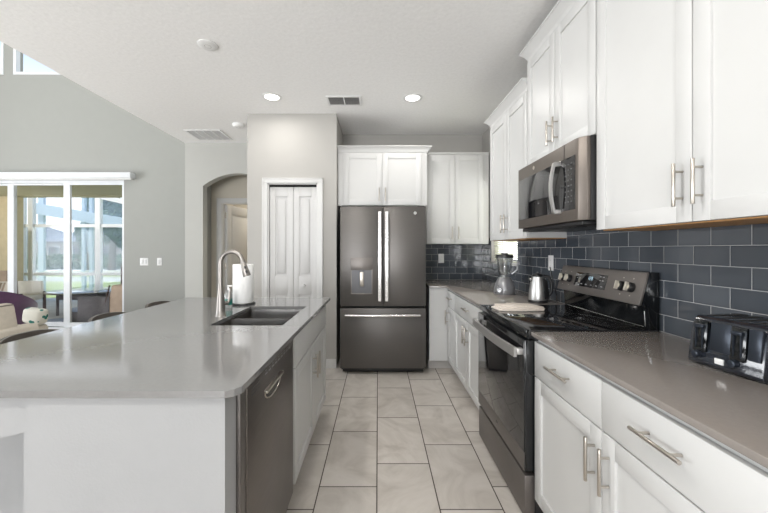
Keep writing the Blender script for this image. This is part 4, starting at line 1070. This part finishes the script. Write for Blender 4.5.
# ------------------------------------------------------------ outside
struct(MB().box(-16, -1, YL+0.15, 9.6, -0.20, -0.04).build('patio_floor', M['paver'], smooth=0))
struct(MB().box(-120, 60, 9.6, 16.5, -0.9, -0.22).box(-120, 60, 19.5, 24.0, -0.9, -0.28).build('lawn', M['grass'], smooth=0))
struct(MB().box(-120, 60, 16.5, 19.5, -0.9, -0.27).box(-120, 60, 24.0, 140.0, -0.9, -0.30).build('road', M['road'], smooth=0))
struct(MB().box(-12.5, -3.0, YL+0.15, 8.6, 2.62, 2.8).box(-12.5, -3.0, 8.4, 8.7, 2.61, 2.8).build('patio_ceiling', M['soffit'], smooth=0))
struct(MB().box(-12.5, -8.84, 8.4, 8.6, -0.05, 2.6).build('wall_patio', M['stucco'], smooth=0))
sc = root('screen_enclosure', 'white aluminium pool screen enclosure beyond the patio', 'screen enclosure', (-8, 9.2, -0.04))
def vert(px, s_, w, mt='alu', z0=-0.04, z1=3.4, nm='post'):
    x = (px-378)/s_; y = F/s_
    MB().box(x-w/2, x+w/2, y-0.05, y+0.05, z0, z1).build(nm, M[mt], sc, smooth=0)
vert(32, 38, 0.13); vert(98.8, 38, 0.135); vert(24, 38, 0.06)
for z in (0.66, 0.78, 1.93): 
    if z == 0.78: continue
    MB().box(-11.5, -4.5, F/38-0.03, F/38+0.03, z-0.04, z+0.04).build('rail', M['alu'], sc, smooth=0)
MB().box(-11.5, -4.5, F/38-0.03, F/38+0.03, 2.80, 2.95).build('rail', M['alu'], sc, smooth=0)
MB().prism([(-8.1, 2.95), (-8.1, 2.82), (-4.6, 2.02), (-4.6, 2.14)], F/38-0.04, F/38+0.04, 'y').build('roof_beam', M['alu'], sc, smooth=0)
MB().box(-12, -4, F/38-0.005, F/38+0.0, -0.04, 3.3).build('screen', M['screen'], sc, smooth=0)
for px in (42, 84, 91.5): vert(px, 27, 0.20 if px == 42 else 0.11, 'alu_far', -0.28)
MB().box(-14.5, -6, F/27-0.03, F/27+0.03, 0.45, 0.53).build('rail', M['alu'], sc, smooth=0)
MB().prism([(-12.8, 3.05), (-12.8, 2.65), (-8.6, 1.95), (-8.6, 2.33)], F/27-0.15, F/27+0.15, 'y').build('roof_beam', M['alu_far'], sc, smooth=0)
MB().tube([(-11.0, F/27, 2.3), (-10.7, F/27, 1.9), (-10.7, F/27, 1.2)], 0.05, 8).build('brace', M['alu_far'], sc)
MB().box(-15, -6, F/27+0.05, F/27+0.055, -0.28, 3.2).build('screen', M['screen'], sc, smooth=0)

def house(label, x0, x1, y, zb_, ze, zr, dep=8):
    r = root('neighbour_house', label, 'house', ((x0+x1)/2, y, zb_))
    MB().box(x0, x1, y, y+dep, zb_, ze).build('wall', M['house'], r, smooth=0)
    b = MB(); bm = b.bm; o_ = 0.6
    v = [bm.verts.new(p) for p in ((x0-o_, y-o_, ze), (x1+o_, y-o_, ze), (x1+o_, y+dep+o_, ze), (x0-o_, y+dep+o_, ze), (x0+3, y+dep/2, zr), (x1-3, y+dep/2, zr))]
    for f_ in ((0, 1, 5, 4), (1, 2, 5), (2, 3, 4, 5), (3, 0, 4), (3, 2, 1, 0)): bm.faces.new([v[i] for i in f_])
    b.build('roof', M['roof'], r, smooth=0)
    k = 0; xx = x0+1.2
    while xx < x1-1.5:
        fr_ = MB().box(xx, xx+1.3, y-0.06, y, zb_+0.9, zb_+2.0).build('window', M['alu'], r, smooth=0)
        MB().box(xx+0.1, xx+1.2, y-0.075, y-0.06, zb_+1.0, zb_+1.9).build('pane', M['table_glass'], fr_, smooth=0); xx += 2.8
house('low grey-roofed house far beyond the screen enclosure', -38.5, -27.5, 39, -0.30, 2.2, 4.0)
house('second grey-roofed house in the distance, further right', -25.5, -14, 43, -0.30, 2.3, 4.3)
house('grey-roofed house in the distance at the far left', -54, -41, 42, -0.30, 2.3, 4.3)

def tree(label, x, y, h, rad, n=1600):
    r = root('tree', label, 'tree', (x, y, -0.3), 'trees beyond the lawn')
    MB().tube([(x, y, -0.32), (x+0.1, y, h*0.35), (x, y, h*0.6)], [0.22, 0.16, 0.08], 10).build('trunk', M['bark'], r)
    b = MB(); rn = random.Random(int(x*10+y)); bm = b.bm
    cl = [(rn.uniform(-0.6, 0.6)*rad, rn.uniform(-0.6, 0.6)*rad, h*0.62+rn.uniform(-0.42, 0.42)*h*0.7, rn.uniform(0.35, 0.6)*rad) for _ in range(16)]
    for _ in range(n):
        c_ = rn.choice(cl); d_ = Vector((rn.gauss(0, 1), rn.gauss(0, 1), rn.gauss(0, 1))).normalized()*c_[3]*rn.uniform(0.5, 1)
        p = Vector((x+c_[0], y+c_[1], max(0.2, c_[2])))+d_; s_ = rn.uniform(0.10, 0.22)
        a = Vector((rn.gauss(0, 1), rn.gauss(0, 1), rn.gauss(0, 1))).normalized(); c2 = a.orthogonal().normalized()
        vs = [bm.verts.new(p+a*s_), bm.verts.new(p+c2*s_*0.6), bm.verts.new(p-a*s_), bm.verts.new(p-c2*s_*0.6)]; bm.faces.new(vs)
    b.build('foliage', M['leaf'], r, smooth=0)
tree('dark leafy tree seen through the right sliding panel, tallest of the trees', -16.6, 21.5, 5.8, 1.2, 4000)
tree('slim dark tree left of the tallest tree beyond the lawn', -19.0, 22.5, 4.0, 0.5, 1400)
tree('rounded tree right of the tallest tree beyond the lawn', -14.0, 21.5, 4.6, 0.9, 1800)
o = MB()
rn = random.Random(5)
for _ in range(5000):
    p = Vector((rn.uniform(-45, -12), rn.uniform(28.0, 29.2), rn.uniform(-0.3, 0.9))); s_ = rn.uniform(0.1, 0.24)
    a = Vector((rn.gauss(0, 1), rn.gauss(0, 1), rn.gauss(0, 1))).normalized(); c2 = a.orthogonal().normalized()
    vs = [o.bm.verts.new(p+a*s_), o.bm.verts.new(p+c2*s_*0.6), o.bm.verts.new(p-a*s_), o.bm.verts.new(p-c2*s_*0.6)]; o.bm.faces.new(vs)
hg = o.build('hedge', M['hedge'], origin=(-28, 28.6, -0.3), smooth=0)
tag(hg, 'low green hedge running in front of the far houses', 'hedge'); hg['kind'] = 'stuff'

# patio furniture
PF = -0.04
def oct_table():
    x, y, zt_ = -6.12, 7.28, 0.42
    r = root('patio_table', 'low oval dark glass patio table just outside the sliding door', 'table', (x, y, PF))
    MB().lathe([(0, 0), (0.62, 0), (0.64, 0.012), (0.62, 0.025), (0, 0.025)], (x, y, zt_), 48, sx=1.15).build('table_top', M['table_glass'], r)
    MB().box(x-0.42, x+0.42, y-0.28, y+0.28, 0.28, zt_, 0.01).build('fire_box', M['wicker'], r)
    for sx in (-1, 1):
        for sy in (-1, 1): MB().cyl((x+sx*0.40, y+sy*0.26, PF), (x+sx*0.40, y+sy*0.26, 0.28), 0.025).build('leg', M['wicker'], r)
oct_table()
def pouf(label, x, y, z, rad, nm='patio_ottoman'):
    r = root(nm, label, 'ottoman', (x, y, PF), 'round patio ottomans')
    MB().lathe([(0, 0), (rad*0.9, 0), (rad*0.95, 0.02), (rad, z-PF-0.05), (0, z-PF-0.05)], (x, y, PF), 36).build('base', M['wicker'], r)
    MB().lathe([(0, z-0.05), (rad, z-0.05), (rad*1.03, z-0.02), (rad*0.95, z), (0, z+0.01)], (x, y, 0), 36).build('cushion', M['bluegrey'], r)
pouf('round blue-grey patio ottoman in front of the patio table, close to the glass', -5.75, 6.08, 0.05, 0.24)
pouf('round blue-grey patio ottoman half behind the door stile', -5.60, 6.56, 0.20, 0.19)
# wicker lounge chair, seen from its side
x, y = -4.870, 6.28
r = root('wicker_chair', 'dark wicker patio chair with tan cushion at the right end of the glass', 'chair', (x, y, PF))
MB().box(-5.250, -4.700, 6.02, 6.10, PF+0.04, 0.475, 0.01).build('side_panel', M['wicker'], r)
MB().box(-5.250, -4.700, 6.66, 6.74, PF+0.04, 0.475, 0.01).build('side_panel', M['wicker'], r)
MB().box(-5.230, -4.700, 6.10, 6.66, PF+0.12, 0.28, 0.01).build('seat_base', M['wicker'], r)
MB().box(-5.210, -4.750, 6.11, 6.65, 0.28, 0.40, 0.03).build('seat_cushion', M['sling_light'], r)
MB().prism([(-4.770, 0.05), (-4.490, 0.05), (-4.410, 0.68), (-4.670, 0.68)], 6.04, 6.72, 'y', bev=0.02).build('backrest', M['sling'], r)
MB().tube([(-4.770, 6.03, 0.35), (-4.685, 6.02, 0.68)], 0.012, 8).build('frame_tube', M['dark_wood'], r)
for xx in (-5.210, -4.550):
    for yy in (6.06, 6.70): MB().cyl((xx, yy, PF), (xx, yy, PF+0.06), 0.02).build('leg', M['dark_wood'], r)
# tall dark post-like chair back behind
r = root('bar_chair', 'tall dark brown patio bar chair, only its back post in view', 'chair', (-5.0, 7.2, PF))
for xx in (-5.23, -4.80):
    for yy in (7.05, 7.40): MB().box(xx-0.018, xx+0.018, yy-0.018, yy+0.018, PF, 0.98 if yy < 7.2 else 0.62, 0.004).build('leg', M['dark_wood'], r)
for z in (0.78, 0.92): MB().box(-5.23, -4.80, 7.04, 7.06, z-0.02, z+0.02).build('back_slat', M['dark_wood'], r)
MB().box(-5.25, -4.78, 7.03, 7.42, 0.58, 0.62, 0.006).build('seat', M['dark_wood'], r)
# cream sling chair behind table
def sling(label, x, y, w, z1, mt):
    r = root('sling_chair', label, 'chair', (x, y, PF), 'patio sling chairs')
    MB().prism([(x-w/2, 0.26), (x+w/2, 0.26), (x+w/2-0.04, z1), (x-w/2-0.02, z1)], y-0.05, y+0.02, 'y', bev=0.015).build('backrest', M[mt], r)
    MB().box(x-w/2, x+w/2, y-0.55, y-0.05, 0.22, 0.34, 0.02).build('seat', M[mt], r)
    for sx in (-1, 1):
        for yy in (y-0.5, y): MB().box(x+sx*w/2-0.02, x+sx*w/2+0.02, yy-0.02, yy+0.02, PF, 0.40).build('leg', M['dark_wood'], r)
    MB().box(x-w/2-0.035, x-w/2-0.005, y-0.04, y+0.02, 0.26, z1, 0.004).build('side_rail', M['dark_wood'], r)
sling('cream sling patio chair on the far side of the patio table', -7.56, 7.55, 0.52, 0.62, 'sling_light')
# woven white chair at far left
x, y = -6.97, 6.2
r = root('woven_chair', 'white open-weave patio chair at the left edge of the photo', 'chair', (x, y, PF))
b = MB()
for k in range(11):
    b.tube([(x-0.3+0.06*k, y, 0.20), (x-0.3+0.06*((k+3) % 11 if k+3 < 11 else 10), y, 0.72)], 0.008, 6)
    b.tube([(x-0.3+0.06*k, y, 0.20), (x-0.3+0.06*max(0, k-3), y, 0.72)], 0.008, 6)
b.tube([(x-0.32, y, 0.2), (x-0.32, y, 0.72), (x+0.32, y, 0.72), (x+0.32, y, 0.2)], 0.014, 8, closed=True)
b.build('backrest', M['lattice'], r)
MB().box(x-0.32, x+0.32, y, y+0.5, 0.30, 0.38, 0.02).build('seat', M['lattice'], r)
MB().box(x-0.25, x+0.25, y+0.03, y+0.12, 0.42, 0.92, 0.03).build('cushion', M['sling'], r)
for sx in (-1, 1):
    for yy in (y+0.02, y+0.48): MB().cyl((x+sx*0.3, yy, PF), (x+sx*0.3, yy, 0.32), 0.015).build('leg', M['lattice'], r)
